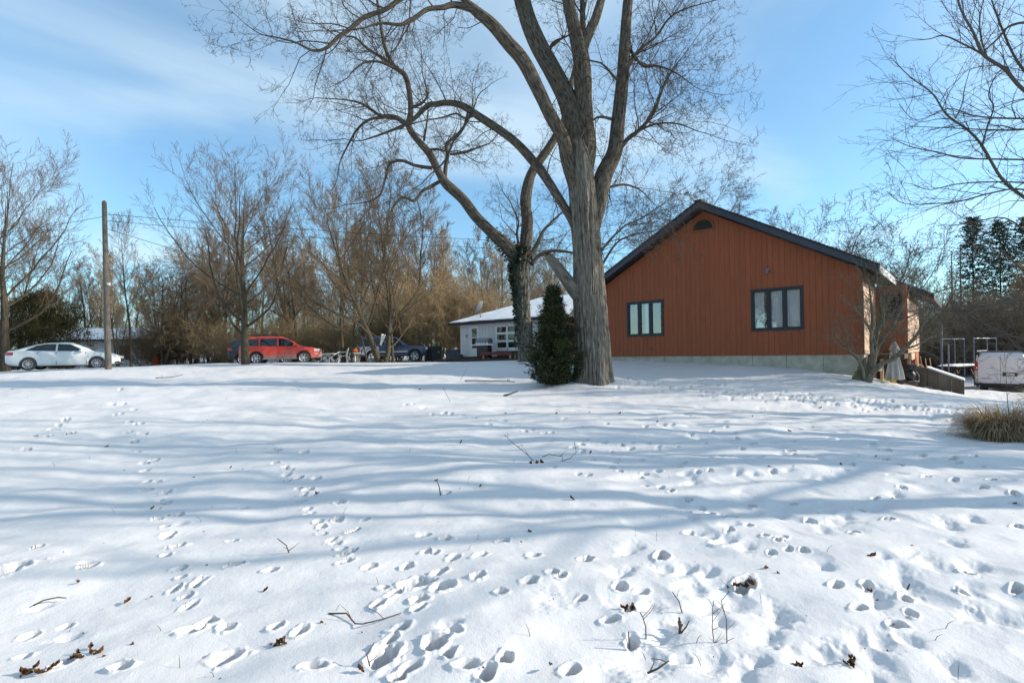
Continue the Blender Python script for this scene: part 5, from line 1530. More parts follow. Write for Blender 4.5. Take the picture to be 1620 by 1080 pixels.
blue_sp = dict(L=4.75, W=1.93, R=.385, arch=1.22, xr=-1.42, xf=1.43, sill=.42, spokes=5, tw=.24, paint=M['blue_car'],
    low=[(-2.37, .52), (-2.1, .44), (2.2, .44), (2.37, .50)],
    deck=[(-2.37, 1.16), (-1.6, 1.17), (.7, 1.16), (.95, 1.16), (1.4, 1.13), (2.1, 1.08), (2.3, 1.0), (2.37, .86)],
    wid=[(-2.37, .93), (-2.2, .98), (0, 1.0), (2.0, .985), (2.3, .94), (2.37, .88)],
    belt=[(-2.37, 1.14), (1.0, 1.14)], roof=[(-2.34, 1.16), (-2.15, 1.62), (-2.05, 1.76), (-1.5, 1.80), (-.1, 1.80), (.2, 1.75), (.5, 1.53), (.96, 1.15)], tumble=.24, belt_w=.95,
    side_glass=[[(-2.05, 1.2), (-.66, 1.2), (-.66, 1.64), (-1.9, 1.64)], [(-.52, 1.2), (.70, 1.19), (.56, 1.34), (.16, 1.64), (-.52, 1.65)]],
    screens=[('windshield', (.9, .22), (0, 0)), ('rear_screen', (-2.3, -2.1), (0, 0))],
    seams=[(-.58, .50, -.58, 1.12), (.74, .50, .74, 1.12)], handles=[(-.4, 1.02)], mirror=(.6, 1.24), mirror_mat=M['dark_trim'], handle_mat=M['dark_trim'],
    headlight=(2.2, 2.36, .84, 1.0, .10), taillight=(-2.36, -2.28, .80, 1.12, .06), strip=(-.98, .95, .70, .76), strip_mat=M['silver'])
x, y, z = car_at(624, 573, 37)
t, body, cab = vehicle('suv_car', (x, y, z), math.radians(10), 'dark blue two door truck-like car with pale dusty rear, behind the forked trunks', 'car', blue_sp)
for s in (1, -1):
    m = MB(); xs_ = np.linspace(-2.34, -1.0, 12)
    for a, b in zip(xs_[:-1], xs_[1:]):
        lo_ = lambda q: max(.56, (.385 + math.sqrt(max(0, .5 ** 2 - (q + 1.42) ** 2))) if abs(q + 1.42) < .5 else 0)
        ya, yb = s * interp(blue_sp['wid'], a) * .965 * 1.006, s * interp(blue_sp['wid'], b) * .965 * 1.006
        m.poly([(a, ya, lo_(a)), (b, yb, lo_(b)), (b, yb * .985, 1.09), (a, ya * .985, 1.09)])
    m.build('rear_quarter', M['grey_dusty'], body)

van_sp = dict(L=5.7, W=2.0, R=.36, arch=1.15, xr=-1.55, xf=1.85, sill=.34, spokes=5, tw=.23, paint=M['van_white'],
    low=[(-2.85, .46), (2.6, .34), (2.85, .4)],
    deck=[(-2.85, 1.22), (-2.6, 1.24), (1.5, 1.2), (2.0, 1.1), (2.6, 1.0), (2.85, .8)],
    wid=[(-2.85, .97), (-2.6, .995), (0, 1.0), (2.2, .98), (2.7, .9), (2.85, .8)],
    belt=[(-2.85, 1.2), (1.6, 1.18)], roof=[(-2.85, 1.26), (-2.83, 1.7), (-2.76, 2.0), (-2.6, 2.08), (-1, 2.12), (.6, 2.1), (1.0, 2.0), (1.75, 1.24)], tumble=.16, belt_w=.985,
    side_glass=[[(-.1, 1.3), (.6, 1.28), (.6, 1.8), (-.1, 1.82)], [(.72, 1.28), (1.5, 1.26), (1.1, 1.7), (.72, 1.8)]],
    screens=[('windshield', (1.7, 1.05), (0, 0))], seams=[(.66, .5, .66, 1.15), (-.3, .5, -.3, 1.15)], handles=[(.3, 1.05)], mirror=(1.4, 1.3),
    headlight=(2.6, 2.8, .8, .95, .1), taillight=(-2.852, -2.76, .0 + 1.28, 1.30, .05))
def van():
    p = W(1544, 626, 27); hd = math.radians(37)
    # rear left corner stands at p
    cx_, sx_ = math.cos(hd), math.sin(hd)
    lx, ly = -2.85, .97
    ox, oy = p[0] - (lx * cx_ - ly * sx_), p[1] - (lx * sx_ + ly * cx_)
    zg = gz(p[0] + .6, p[1] - .4)
    t, body, cab = vehicle('delivery_van', (ox, oy, zg - .05), hd, 'white cargo van seen from its two rear doors', 'van', van_sp)
    f = lambda u, v, w: (-2.86 - w, u, v)
    # two rear doors proud of the body
    for s in (1, -1):
        a, b = sorted((s * .015, s * .865))
        d = MB().prism([(a, .60), (b, .60), (b, 1.25), ((b if s > 0 else b), 1.9), ((a if s > 0 else a), 1.98)] if s > 0 else [(a, .60), (b, .60), (b, 1.98), (a, 1.9), (a, 1.25)], f, -.06, .03)
        do = d.build('rear_door', M['van_white'], t)
        a2, b2 = sorted((s * .12, s * .78))
        MB().box(-2.897, a2, 1.28, -2.889, b2, 1.80).build('door_panel', M['van_white'], do)
        for z_ in (.8, 1.3, 1.75):
            MB().box(-2.92, s * .91 - .02, z_, -2.86, s * .91 + .02, z_ + .1).build('hinge', M['van_white'], do)
        MB().box(-2.90, min(s * .87, s * .992), 1.22, -2.80, max(s * .87, s * .992), 1.66).build('taillight', M['lamp_red'], t)
        MB().box(-2.885, min(s * .87, s * .995), .62, -2.80, max(s * .87, s * .995), 1.215).build('rear_pillar', M['van_dirt'], t)
        MB().box(-2.885, min(s * .87, s * .93), 1.665, -2.80, max(s * .87, s * .93), 2.0).build('rear_pillar', M['van_dirt'], t)
    MB().box(-2.93, -.62, .95, -2.885, -.08, 1.13).build('plate_recess', M['dark_trim'], t)
    MB().box(-2.94, -.52, .97, -2.928, -.2, 1.10).build('licence_plate', M['silver'], t)
    MB().box(-3.0, -.98, .44, -2.86, .98, .58).build('bumper', M['dark_trim'], t)
    MB().box(-3.01, -.7, .585, -2.86, .7, .62).build('bumper_step', M['white_metal'], t)
    MB().box(-2.897, .35, .80, -2.888, .74, .835).build('badge_strip', M['grey_metal'], t)
    MB().box(-2.6, -.85, 2.10, -.5, .85, 2.125).build('roof_snow', M['roof_snow'], t)
    MB().box(-2.4, -1.02, 2.12, -2.3, 1.02, 2.2).box(-1.0, -1.02, 2.13, -.9, 1.02, 2.2).tube([(-2.5, -.98, 2.22), (-.4, -.98, 2.22)], .025, 6).tube([(-2.5, .98, 2.22), (-.4, .98, 2.22)], .025, 6).build('roof_rack', M['grey_metal'], t)
van()

# ------------------------------------------------------------------ wooden pole and wires
def pole():
    p = W(171.5, 583, 24); x, y = p[0], p[1]; z = gz(x, y)
    t = empty('utility_pole', (x, y, z), 0, 'weathered wooden utility pole beside the white car', 'pole')
    n = 40; H = W(168, 320, 24)[2] - z
    P = np.array([(-.09 * k / n * 0 + .0, 0, -.3 + (H + .3) * k / n) for k in range(n + 1)]); Rd = np.linspace(.135, .09, n + 1)
    P[:, 0] -= np.linspace(0, .055, n + 1) * 1.0
    o = bark_tube('shaft', P, Rd, 60, M['old_wood'], t, .012, 31)
    MB().lathe([(0, 0), (.09, 0), (.08, .04), (.03, .09), (0, .09)], lambda a, b, h: (a - .055, b, H + h - .01), 14).build('top', M['old_wood'], t, True)
    MB().tube([(-.04, -.12, H * .55), (.12, -.2, H * .55), (.2, -.2, H * .55 - .03)], .025, 6).build('hook', M['grey_metal'], t)
    MB().box(.07, -.1, H * .5, .17, .0, H * .5 + .12).build('insulator', M['white_paint'], t)
    for dx, dy, dz, k in ((-30, 8, 0.6, .35), (60, 16, 1.5, .25), (60, 16, 1.0, .55), (14, 13, -3.6, .9)):
        a = Vector((x - .03, y, z + H - .3 - k)); b = Vector((x + dx, y + dy, z + H + dz - .5 - k))
        pts = []
        for i in range(25):
            q = i / 24; c = a.lerp(b, q); c.z -= 4 * q * (1 - q) * (abs(dx) * .018); pts.append(tuple(c))
        w = MB().tube(pts, .011, 4).build('overhead_wire', M['black'], None)
        tag(w, {(-30, 0.6): 'thin wire from pole top, running out over the white car', (60, 1.5): 'upper thin wire running from pole top into the wood', (60, 1.0): 'lower thin wire running from pole top into the wood', (14, -3.6): 'slack wire sagging from pole down into the tangled trees'}[(dx, dz)], 'wire')
pole()

# ------------------------------------------------------------------ yard clutter near the wood
def plastic_chair(px, py, Z, rz, label):
    x, y, z = car_at(px, py, Z)
    t = empty('plastic_chair', (x, y, z), rz, label, 'chair')
    m = M['plastic_white']
    MB().box(-.24, -.24, .40, .24, .24, .43).build('seat', m, t, bevel=.01)
    bk = MB(); n = 9
    f = lambda u, v, w: (u, .22 + .10 * (v - .43) / .45 + w - .12 * (u / .26) ** 2 * .5, v)
    for k in range(5):
        c = -.2 + .1 * k
        bk.prism([(c - .03, .43), (c + .03, .43), (c + .03, .8), (c - .03, .8)], f, 0, .02)
    arc = [(.26 * math.cos(g), .70 + .2 * math.sin(g)) for g in np.linspace(0, math.pi, 12)]
    arci = [(.19 * math.cos(g), .74 + .08 * math.sin(g)) for g in np.linspace(math.pi, 0, 12)]
    for i in range(11):
        bk.prism([arc[i], arc[i + 1], arci[10 - i], arci[11 - i]], f, 0, .02)
    bk.build('backrest', m, t)
    for s in (1, -1):
        for yy in (-.22, .22):
            MB().hexa([(s * .26 - .03, yy * 1.15 - .03, 0), (s * .26 + .03, yy * 1.15 - .03, 0), (s * .26 + .03, yy * 1.15 + .03, 0), (s * .26 - .03, yy * 1.15 + .03, 0)],
                      [(s * .24 - .03, yy - .03, .41), (s * .24 + .03, yy - .03, .41), (s * .24 + .03, yy + .03, .41), (s * .24 - .03, yy + .03, .41)]).build('leg', m, t)
        MB().tube([(s * .27, -.24, .41), (s * .28, -.24, .62), (s * .28, -.1, .65), (s * .27, .27, .66)], .028, 6).build('armrest', m, t, True)
    return t
plastic_chair(543, 577, 31, math.radians(-70), 'white plastic garden chair facing the red car')
def folding_chair(px, py, Z, rz, label, fab='blue_fabric', scale=1):
    x, y, z = car_at(px, py, Z)
    t = empty('folding_chair', (x, y, z), rz, label, 'chair', scale=scale)
    for s in (1, -1):
        MB().tube([(-.45, s * .28, .02), (.25, s * .28, .5), (.35, s * .28, .60)], .022, 6).build('leg', M['plastic_white'], t, True)
        MB().tube([(.40, s * .27, .02), (-.2, s * .27, .52), (-.5, s * .27, .72)], .022, 6).build('leg', M['plastic_white'], t, True)
        MB().tube([(-.3, s * .29, .58), (.3, s * .29, .6)], .025, 6).build('armrest', M['plastic_white'], t, True)
    for k in range(6):
        a = -.15 + .09 * k
        MB().box(a, -.26, .44 + .01 * k, a + .075, .26, .452 + .01 * k).build('slat', M[fab], t)
    for k in range(5):
        a = k * .09
        MB().hexa([(-.17 - a * .9, -.26, .52 + a * .5), (-.17 - a * .9, .26, .52 + a * .5), (-.19 - a * .9, .26, .53 + a * .5), (-.19 - a * .9, -.26, .53 + a * .5)],
                  [(-.24 - a * .9, -.26, .56 + a * .5), (-.24 - a * .9, .26, .56 + a * .5), (-.26 - a * .9, .26, .57 + a * .5), (-.26 - a * .9, -.26, .57 + a * .5)]).build('slat', M[fab], t)
M['blue_fabric'] = mat('blue_fabric', (0.02, 0.07, 0.16), .9)
M['orange'] = mat('orange', (0.62, 0.10, 0.02), .6)
M['blue_plastic'] = mat('blue_plastic', (0.02, 0.08, 0.35), .4)
M['yellow_plastic'] = mat('yellow_plastic', (0.62, 0.34, 0.04), .45, col2=(0.7, 0.42, 0.07), nscale=3)
M['cream_plastic'] = mat('cream_plastic', (0.62, 0.53, 0.33), .5)
M['canvas'] = mat('canvas', (0.42, 0.40, 0.37), .9, col2=(0.50, 0.48, 0.45), nscale=5, bump=.3)
M['bin'] = mat('bin', (0.014, 0.014, 0.015), .55)
M['slate_bin'] = mat('slate_bin', (0.05, 0.065, 0.085), .6, col2=(0.08, 0.10, 0.12), nscale=4)
M['green_sticker'] = mat('green_sticker', (0.02, 0.22, 0.10), .6)
M['pot'] = mat('pot', (0.28, 0.30, 0.30), .8)
folding_chair(512, 577, 32, math.radians(20), 'white folding chair with blue slats right by the red bumper')
folding_chair(524, 578, 31.5, math.radians(200), 'white folding chair with blue slats between the red car and the garden chair')
def pot(px, py, Z, r, h, label, m, name='flower_pot'):
    x, y, z = car_at(px, py, Z)
    t = empty(name, (x, y, z), 0, label, 'pot')
    MB().lathe([(r * .72, -.03), (r, h), (r * .9, h), (r * .66, .04), (0, .04)], lambda a, b, c: (a, b, c), 18).build('shell', M[m], t, True)
    MB().lathe([(r * .99, h - .05), (r * 1.1, h - .05), (r * 1.1, h + .015), (r * .95, h + .015)], lambda a, b, c: (a, b, c), 18).build('rim', M[m], t, True)
    MB().lathe([(0, h - .03), (r * .93, h - .06)], lambda a, b, c: (a, b, c + (a + b) * .06), 14).build('soil', M['roof_snow'], t, True)
pot(587, 576, 31.2, .18, .24, 'round grey flower pot at the foot of the forked trunk', 'pot')
pot(567, 575, 32, .11, .28, 'small pale bucket between garden chair and grey pot', 'cream_plastic', 'bucket')
def table_orange():
    x, y, z = car_at(562, 574, 33)
    t = empty('side_table', (x, y, z), 0, 'small pale pedestal table behind the small bucket', 'table')
    MB().lathe([(0, .62), (.38, .62), (.39, .66), (0, .68)], lambda a, b, c: (a, b, c), 18).build('top', M['plastic_white'], t, True)
    MB().lathe([(.22, 0), (.05, .06), (.04, .62), (0, .62)], lambda a, b, c: (a, b, c), 12).build('pedestal', M['plastic_white'], t, True)
    o = empty('pumpkin', (x, y, z + .68), 0, 'two orange pumpkins joined in a heap on the pale table'.replace('two orange pumpkins joined in a heap', 'orange pumpkin resting'), 'pumpkin')
    n = 40; V = []; F = []
    for i in range(n):
        for j in range(13):
            g = 2 * math.pi * i / n; h = math.pi * j / 12; r = .17 * math.sin(h) * (1 + .07 * math.cos(9 * g))
            V.append((r * math.cos(g), r * math.sin(g), .13 - .13 * math.cos(h)))
    for i in range(n):
        for j in range(12):
            F.append((i * 13 + j, ((i + 1) % n) * 13 + j, ((i + 1) % n) * 13 + j + 1, i * 13 + j + 1))
    link('shell', np_mesh('shell', np.array(V), np.array(F)), M['orange'], o)
    MB().tube([(0, 0, .24), (.02, 0, .29), (.04, 0, .32)], [.025, .018, .015], 6).build('stem', M['weed'], o)
table_orange()
def poles_stack():
    x, y, z = car_at(561, 577, 30.5)
    for dx, h, tx, lab in ((-.2, 2.9, .35, 'slim crooked sapling stem standing beside the white garden chair'), (.75, 2.3, -.6, 'bare stick leaning over the small bucket')):
        t = empty('wooden_stick', (x + dx, y, z), 0, lab, 'stick')
        MB().tube([(0, 0, -.05), (tx * .3, .02, h * .4), (tx * .5, 0, h * .65), (tx, .05, h)], [.06, .05, .04, .015], 7).build('stem', M['grey_bark'], t, True)
        MB().tube([(tx * .4, 0, h * .5), (tx * .4 + .3, 0, h * .8)], [.025, .01], 5).tube([(tx * .3, 0, h * .4), (tx * .3 - .35, 0, h * .05)], [.03, .02], 5).build('fork', M['grey_bark'], t, True)
poles_stack()
def white_sheet():
    p = W(601, 545, 30.9)
    t = empty('white_bag', (p[0] + .0, p[1] - .1, p[2]), 0, scale=.68, label='white sheet hanging in the fork of the brown trunks', cat='sheet')
    V = []; F = []
    for i in range(9):
        for j in range(15):
            u = i / 8; v = j / 14
            wdt = .42 * (1 - .75 * (1 - v)) 
            V.append((.1 + (u - .5) * wdt + .28 * v, -.05 + .05 * math.sin(u * 9 + v * 3), v * .95 - .1 * u))
    for i in range(8):
        for j in range(14):
            a = i * 15 + j; F.append((a, a + 15, a + 16, a + 1))
    o = link('cloth', np_mesh('cloth', np.array(V), np.array(F)), M['plastic_white'], t)
    s = o.modifiers.new('solid', 'SOLIDIFY'); s.thickness = .015
white_sheet()
def bin_(px, Z, label, w=.62, h=1.08, m='bin', sticker=False, rz=.2):
    x, y, z = car_at(px, 572, Z)
    t = empty('wheelie_bin', (x, y, z), rz, label, 'bin')
    b = w / 2; c = b * .8
    MB().hexa([(-c, -c, .06), (c, -c, .06), (c, c, .06), (-c, c, .06)], [(-b, -b * 1.1, h - .08), (b, -b * 1.1, h - .08), (b, b * 1.1, h - .08), (-b, b * 1.1, h - .08)]).build('body', M[m], t, bevel=.03)
    MB().hexa([(-b - .04, -b * 1.2, h - .08), (b + .04, -b * 1.2, h - .08), (b + .04, b * 1.25, h - .06), (-b - .04, b * 1.25, h - .06)], [(-b, -b, h), (b, -b, h), (b, b * 1.1, h + .04), (-b, b * 1.1, h + .04)]).build('lid', M[m], t)
    for s in (1, -1):
        MB().lathe([(0, -.03), (.12, -.03), (.12, .03), (0, .03)], lambda p_, q_, r_: (s * c + s * .02 + r_, c, .12 + q_), 14).build('wheel', M['tyre'], t)
    MB().tube([(-b * .8, b * 1.25, h - .1), (-b * .8, b * 1.45, h - .08), (b * .8, b * 1.45, h - .08), (b * .8, b * 1.25, h - .1)], .02, 6).build('handle', M[m], t)
    if sticker:
        MB().lathe([(0, .0), (.09, .0)], lambda p_, q_, r_: (.2 * w + p_, -b * 1.03 - .03, h * .62 + q_), 12).build('round_sticker', M['green_sticker'], t)
    return t
bin_(679, 38, 'black wheeled bin closest to the blue hood')
bin_(690.5, 36.5, 'black wheeled bin with small round green sticker', .74, 1.12, sticker=True)
def deck_box():
    x, y, z = car_at(717, 573, 35)
    t = empty('storage_box', (x, y, z), -.2, 'slate coloured ribbed storage box by the porch corner', 'box')
    MB().box(-.42, -.34, -.02, .42, .34, .72).build('body', M['slate_bin'], t, bevel=.03)
    for k in range(5): MB().box(-.4 + k * .18, -.365, .02, -.28 + k * .18, -.335, .66).build('rib', M['slate_bin'], t)
    MB().box(-.45, -.37, .72, .45, .37, .79).build('lid', M['slate_bin'], t, bevel=.02)
    x, y, z = car_at(731, 570, 34.0)
    t = empty('storage_box', (x - .1, y - .5, z), -.3, 'small slate bucket-like box on the porch corner', 'box')
    MB().hexa([(-.13, -.13, 0), (.13, -.13, 0), (.13, .13, 0), (-.13, .13, 0)], [(-.17, -.17, .4), (.17, -.17, .4), (.17, .17, .4), (-.17, .17, .4)]).build('body', M['slate_bin'], t, bevel=.02)
    MB().box(-.18, -.18, .4, .18, .18, .44).build('lid', M['slate_bin'], t)
deck_box()
def grill():
    (loc), ang = whp(3.3, -1.15, -.38)
    t = empty('barbecue_grill', loc, ang + .25, 'black and silver barbecue grill on the porch of the white house', 'grill')
    MB().box(-.38, -.26, .08, .38, .26, .78).build('cabinet', M['black'], t, bevel=.02)
    MB().box(-.75, -.28, .78, .75, .28, .84).build('side_shelf', M['white_metal'], t)
    MB().hexa([(-.42, -.29, .84), (.42, -.29, .84), (.42, .29, .84), (-.42, .29, .84)], [(-.42, -.30, .95), (.42, -.30, .95), (.42, .30, .98), (-.42, .30, .98)]).build('control_panel', M['silver'], t)
    n = 10; hd = MB(); pts = [(.3 * math.cos(g), .97 + .24 * math.sin(g)) for g in np.linspace(0, math.pi, n)]
    hd.prism([(p, q) for p, q in pts], lambda u, v, w: (w, u, v), -.43, .43); hd.build('hood', M['grey_metal'], t)
    MB().tube([(-.32, -.31, 1.07), (-.32, -.36, 1.07), (.32, -.36, 1.07), (.32, -.31, 1.07)], .014, 6).build('handle', M['silver'], t)
    for k in range(4): MB().lathe([(0, -.03), (.03, -.03), (.03, .01), (0, .01)], lambda a, b, c: (-.27 + .18 * k + a, -.30 + c, .90 + b), 8).build('knob', M['black'], t)
    for s in (1, -1): MB().lathe([(0, -.025), (.09, -.025), (.09, .025), (0, .025)], lambda a, b, c: (s * .36 + c, .1, .085 + b), 12).build('wheel', M['tyre'], t)
    (loc), ang = whp(4.55, -1.2, -.38)
    t = empty('bench', loc, ang, 'long low dark red bench on the porch under the nine pane window', 'bench')
    for k in range(3): MB().box(-1.25, -.3 + k * .2, .34, 1.25, -.115 + k * .2, .39).build('seat_board', M['red_wood'], t)
    MB().box(-1.25, -.32, .2, 1.25, -.29, .34).build('apron', M['red_wood'], t)
    for s in (1, -1):
        for q in (-.22, .2): MB().box(s * 1.05 - .04, q - .04, 0, s * 1.05 + .04, q + .04, .34).build('leg', M['new_wood'], t)
grill()
def far_house():
    p = W(184, 566, 44)
    t = empty('far_house', (p[0], p[1], CZ), .25, 'small white house with snowy low roof far behind the pole', 'house')
    MB().box(-4.2, 0, -1.2, 4.2, 6, 1.55).build('wall', M['white_siding'], t)
    MB().hexa([(-4.8, -.6, 1.5), (4.8, -.6, 1.5), (4.8, 6.6, 1.5), (-4.8, 6.6, 1.5)], [(-4.8, -.6, 1.62), (4.8, -.6, 1.62), (4.8, 6.6, 1.62), (-4.8, 6.6, 1.62)]).build('eave', M['dark_eave'], t)
    V = np.array([(-4.8, -.6, 1.64), (4.8, -.6, 1.64), (4.8, 3, 2.75), (-4.8, 3, 2.75), (-4.8, 6.6, 1.64), (4.8, 6.6, 1.64)]); F = np.array([(0, 1, 2, 3), (3, 2, 5, 4)])
    link('roof', np_mesh('roof', V, F, False), M['roof_snow'], t)
    MB().poly([(-4.79, -.55, 1.64), (-4.79, 3, 2.74), (-4.79, 6.55, 1.64)]).poly([(4.79, -.55, 1.64), (4.79, 3, 2.74), (4.79, 6.55, 1.64)]).build('gable', M['white_siding'], t)
    for a in (-2.8, .2, 2.6):
        w = MB().box(a, -.04, -.1, a + .9, .0, 1.1).build('window', M['trim_black'], t)
        MB().box(a + .06, -.05, -.04, a + .84, -.041, 1.04).build('pane', M['glass'], w)
    MB().box(2.9, 2.6, 2.4, 3.5, 3.3, 3.9).build('chimney', M['concrete'], t)
far_house()
for px, lab in ((247, 'orange barrel half hidden in the brush past the pole'),):
    x, y, z = car_at(px, 572, 41)
    t = empty('barrel', (x, y, z), 0, lab, 'barrel')
    MB().lathe([(0, 0), (.26, 0), (.29, .1), (.3, .4), (.29, .75), (.26, .85), (0, .85)], lambda a, b, c: (a, b, c), 16).build('drum', M['orange'], t, True)
    for h in (.28, .57): MB().lathe([(.3, h - .03), (.315, h), (.3, h + .03)], lambda a, b, c: (a, b, c), 16).build('hoop', M['orange'], t)

# ------------------------------------------------------------------ patio beside the brown house
def patio():
    # short retaining boards
    for i, (px, h) in enumerate(((1351, .18), (1354.5, .38), (1358, .58), (1361.5, .74), (1365, .86))):
        pass
    p = W(1358, 610, 17.1); x, y = p[0], p[1]; z = gz(x, y)
    t = empty('retaining_boards', (x, y, z - .15), -.35, 'short mossy wooden retaining boards stepping up to the house corner', 'fence')
    for i, h in enumerate((.26, .42, .60, .76, .86)):
        MB().hexa([(-.18 + i * .085, -.03, -.2), (-.105 + i * .085, -.03, -.2), (-.105 + i * .085, .03, -.2), (-.18 + i * .085, .03, -.2)],
                  [(-.18 + i * .085, -.03, h), (-.105 + i * .085, -.03, h + .06), (-.105 + i * .085, .03, h + .06), (-.18 + i * .085, .03, h)]).build('board', M['mossy_wood'], t)
    # umbrella
    x, y, z = car_at(1416, 616, 17.6); z = W(1416, 617, 17.6)[2]
    t = empty('patio_umbrella', (x, y, z), 0, 'closed pale canvas patio umbrella beside the brown house', 'umbrella')
    MB().tube([(0, 0, -.1), (0, 0, 1.68)], .022, 8).build('pole', M['grey_metal'], t)
    n = 96; V = []; F = []
    prof = [(.02, 1.66), (.06, 1.6), (.14, 1.42), (.155, 1.36)]
    body_ = [(.10, 1.38), (.12, 1.2), (.16, .9), (.2, .6), (.225, .36)]
    def cloth(pr, name, ph, amp):
        V = []; F = []
        for i in range(n):
            g = 2 * math.pi * i / n
            for r, h in pr:
                k = 1 + amp * min(1, (1.7 - h)) * math.cos(8 * g + ph + h)
                V.append((r * k * math.cos(g), r * k * math.sin(g), h + (.02 * math.cos(8 * g + ph) if h == pr[-1][1] else 0)))
        m = len(pr)
        for i in range(n):
            for j in range(m - 1):
                a = i * m + j; b = ((i + 1) % n) * m + j; F.append((a, b, b + 1, a + 1))
        return link(name, np_mesh(name, np.array(V), np.array(F)), M['canvas'], t)
    cloth(prof, 'top_flap', 0, .1); cloth(body_, 'canopy', .6, .28)
    MB().lathe([(0, 1.66), (.025, 1.66), (.03, 1.70), (.015, 1.73), (.03, 1.76), (0, 1.79)], lambda a, b, c: (a, b, c), 10).build('finial', M['dark_trim'], t, True)
    MB().lathe([(0, -.02), (.24, -.02), (.2, .06), (.04, .1), (0, .1)], lambda a, b, c: (a, b, c), 20).build('base', M['dirty_concrete'], t)
    def jug(px, py, w, h, m, lab, d=17.3):
        p = W(px, py, d)
        t = empty('plastic_tub', p, .2, lab, 'tub')
        MB().hexa([(-w, -w * .8, 0), (w, -w * .8, 0), (w, w * .8, 0), (-w, w * .8, 0)], [(-w * .9, -w * .7, h), (w * .9, -w * .7, h), (w * .9, w * .7, h), (-w * .9, w * .7, h)]).build('body', M[m], t, bevel=.02)
        MB().box(-w * .98, -w * .78, h, w * .98, w * .78, h + .035).build('lid', M[m], t, bevel=.01)
        MB().tube([(-w * .5, 0, h + .02), (-w * .5, 0, h + .08), (w * .5, 0, h + .08), (w * .5, 0, h + .02)], .012, 6).build('handle', M[m], t)
    jug(1399, 615.5, .13, .24, 'cream_plastic', 'cream plastic tub beside the yellow one', 17.2)
    jug(1410, 616, .13, .31, 'yellow_plastic', 'yellow plastic tub at the foot of the umbrella', 17.5)
    p = W(1398, 617, 17.0)
    t = empty('blue_tray', p, .1, 'flat blue tray lying before the cream tub', 'tray')
    MB().box(-.2, -.1, -.02, .2, .1, .02).build('base', M['blue_plastic'], t); MB().box(-.2, -.12, -.02, .2, -.1, .045).box(-.2, .1, -.02, .2, .12, .045).build('edge', M['blue_plastic'], t)
    # small black grill on a crate
    p = W(1433, 616.5, 18)
    t = empty('wooden_crate', p, .15, 'brown wooden crate under the small black grill', 'crate')
    for k in range(3): MB().box(-.28, -.2, .03 + k * .075, .28, -.18, .095 + k * .075).box(-.28, .18, .03 + k * .075, .28, .2, .095 + k * .075).build('slat', M['dark_wood'], t)
    MB().box(-.28, -.2, .25, .28, .2, .27).build('top', M['dark_wood'], t)
    for s in (1, -1): MB().box(s * .26 - .02, -.18, 0, s * .26 + .02, .18, .25).build('end', M['dark_wood'], t)
    t = empty('kettle_grill', (p[0] + .12, p[1] - .02, p[2] + .27), 0, 'small black grill with tangled hose on the brown crate', 'grill')
    MB().lathe([(0, .06), (.12, .08), (.17, .2), (.18, .26), (.17, .3), (.1, .42), (0, .46)], lambda a, b, c: (a, b, c), 16).build('bowl', M['black'], t, True)
    MB().box(-.1, -.14, .42, .16, .06, .62).build('burner', M['black'], t, bevel=.02)
    MB().tube([(.1, -.1, .5), (.24, -.12, .2), (.2, -.16, .02), (0, -.2, .06), (-.15, -.16, .02)], .014, 6).build('hose', M['grey_metal'], t, True)
    for s in (1, -1): MB().box(s * .1 - .015, -.05, 0, s * .1 + .015, .05, .1).build('leg', M['black'], t)
    p = W(1389, 582, 18.4)
    t = empty('mail_box', (p[0], p[1], p[2] - .1), .3, 'small pale box fixed on the wooden post behind the bare shrub', 'box')
    MB().box(-.1, -.08, .0, .1, .08, .17).build('body', M['plastic_white'], t, bevel=.01); MB().box(-.12, -.1, .17, .12, .1, .2).build('lid', M['plastic_white'], t)
    # concrete ramp wall
    a = W(1436, 618, 19.6); b = W(1526, 620, 18.5)
    zt0, zt1, zt2 = W(1437, 576, 19.6)[2], W(1475, 582, 19.2)[2], W(1525, 602, 18.5)[2]
    zb_ = min(a[2], b[2]) - .5
    t = empty('ramp_wall', (a[0], a[1], 0), math.atan2(b[1] - a[1], b[0] - a[0]), 'stained low concrete wall sloping down towards the van', 'wall')
    Lr = math.hypot(b[0] - a[0], b[1] - a[1])
    f = lambda u, v, w: (u, w, v)
    cuts = [0, Lr * .18, Lr * .36, Lr * .55, Lr * .78, Lr]
    zz_ = lambda u: interp([(0, zt0), (Lr * .36, zt1), (Lr, zt2)], u)
    for u0, u1 in zip(cuts[:-1], cuts[1:]):
        MB().prism([(u0 + .006, zb_), (u1 - .006, zb_), (u1 - .006, zz_(u1)), (u0 + .006, zz_(u0))], f, 0, .2).build('panel', M['dirty_concrete'], t)
    sc = MB()
    for u0, u1 in zip(np.linspace(Lr * .36, Lr, 8)[:-1], np.linspace(Lr * .36, Lr, 8)[1:]):
        sc.prism([(u0, zz_(u0) + .004), (u1, zz_(u1) + .004), (u1, zz_(u1) + .06), (u0, zz_(u0) + .06)], f, -.02, .6)
    sc.build('snow_cap', M['roof_snow'], t)
    MB().box(0, -.12, zb_, Lr * .4, -.004, a[2] + .03).build('kerb', M['old_wood'], t)
    # sawhorse
    for px, lab in ((1467, 'small dark trestle leaning at the foot of the ramp wall'),):
        p = W(px, 621, 18.6)
        t = empty('trestle', p, .2, lab, 'trestle')
        for s in (1, -1):
            for q in (-.1, .1): MB().tube([(s * .18, q, -.03), (s * .13, 0, .2)], .015, 5).build('leg', M['dark_trim'], t)
        MB().box(-.18, -.03, .19, .18, .03, .22).build('top', M['dark_trim'], t)
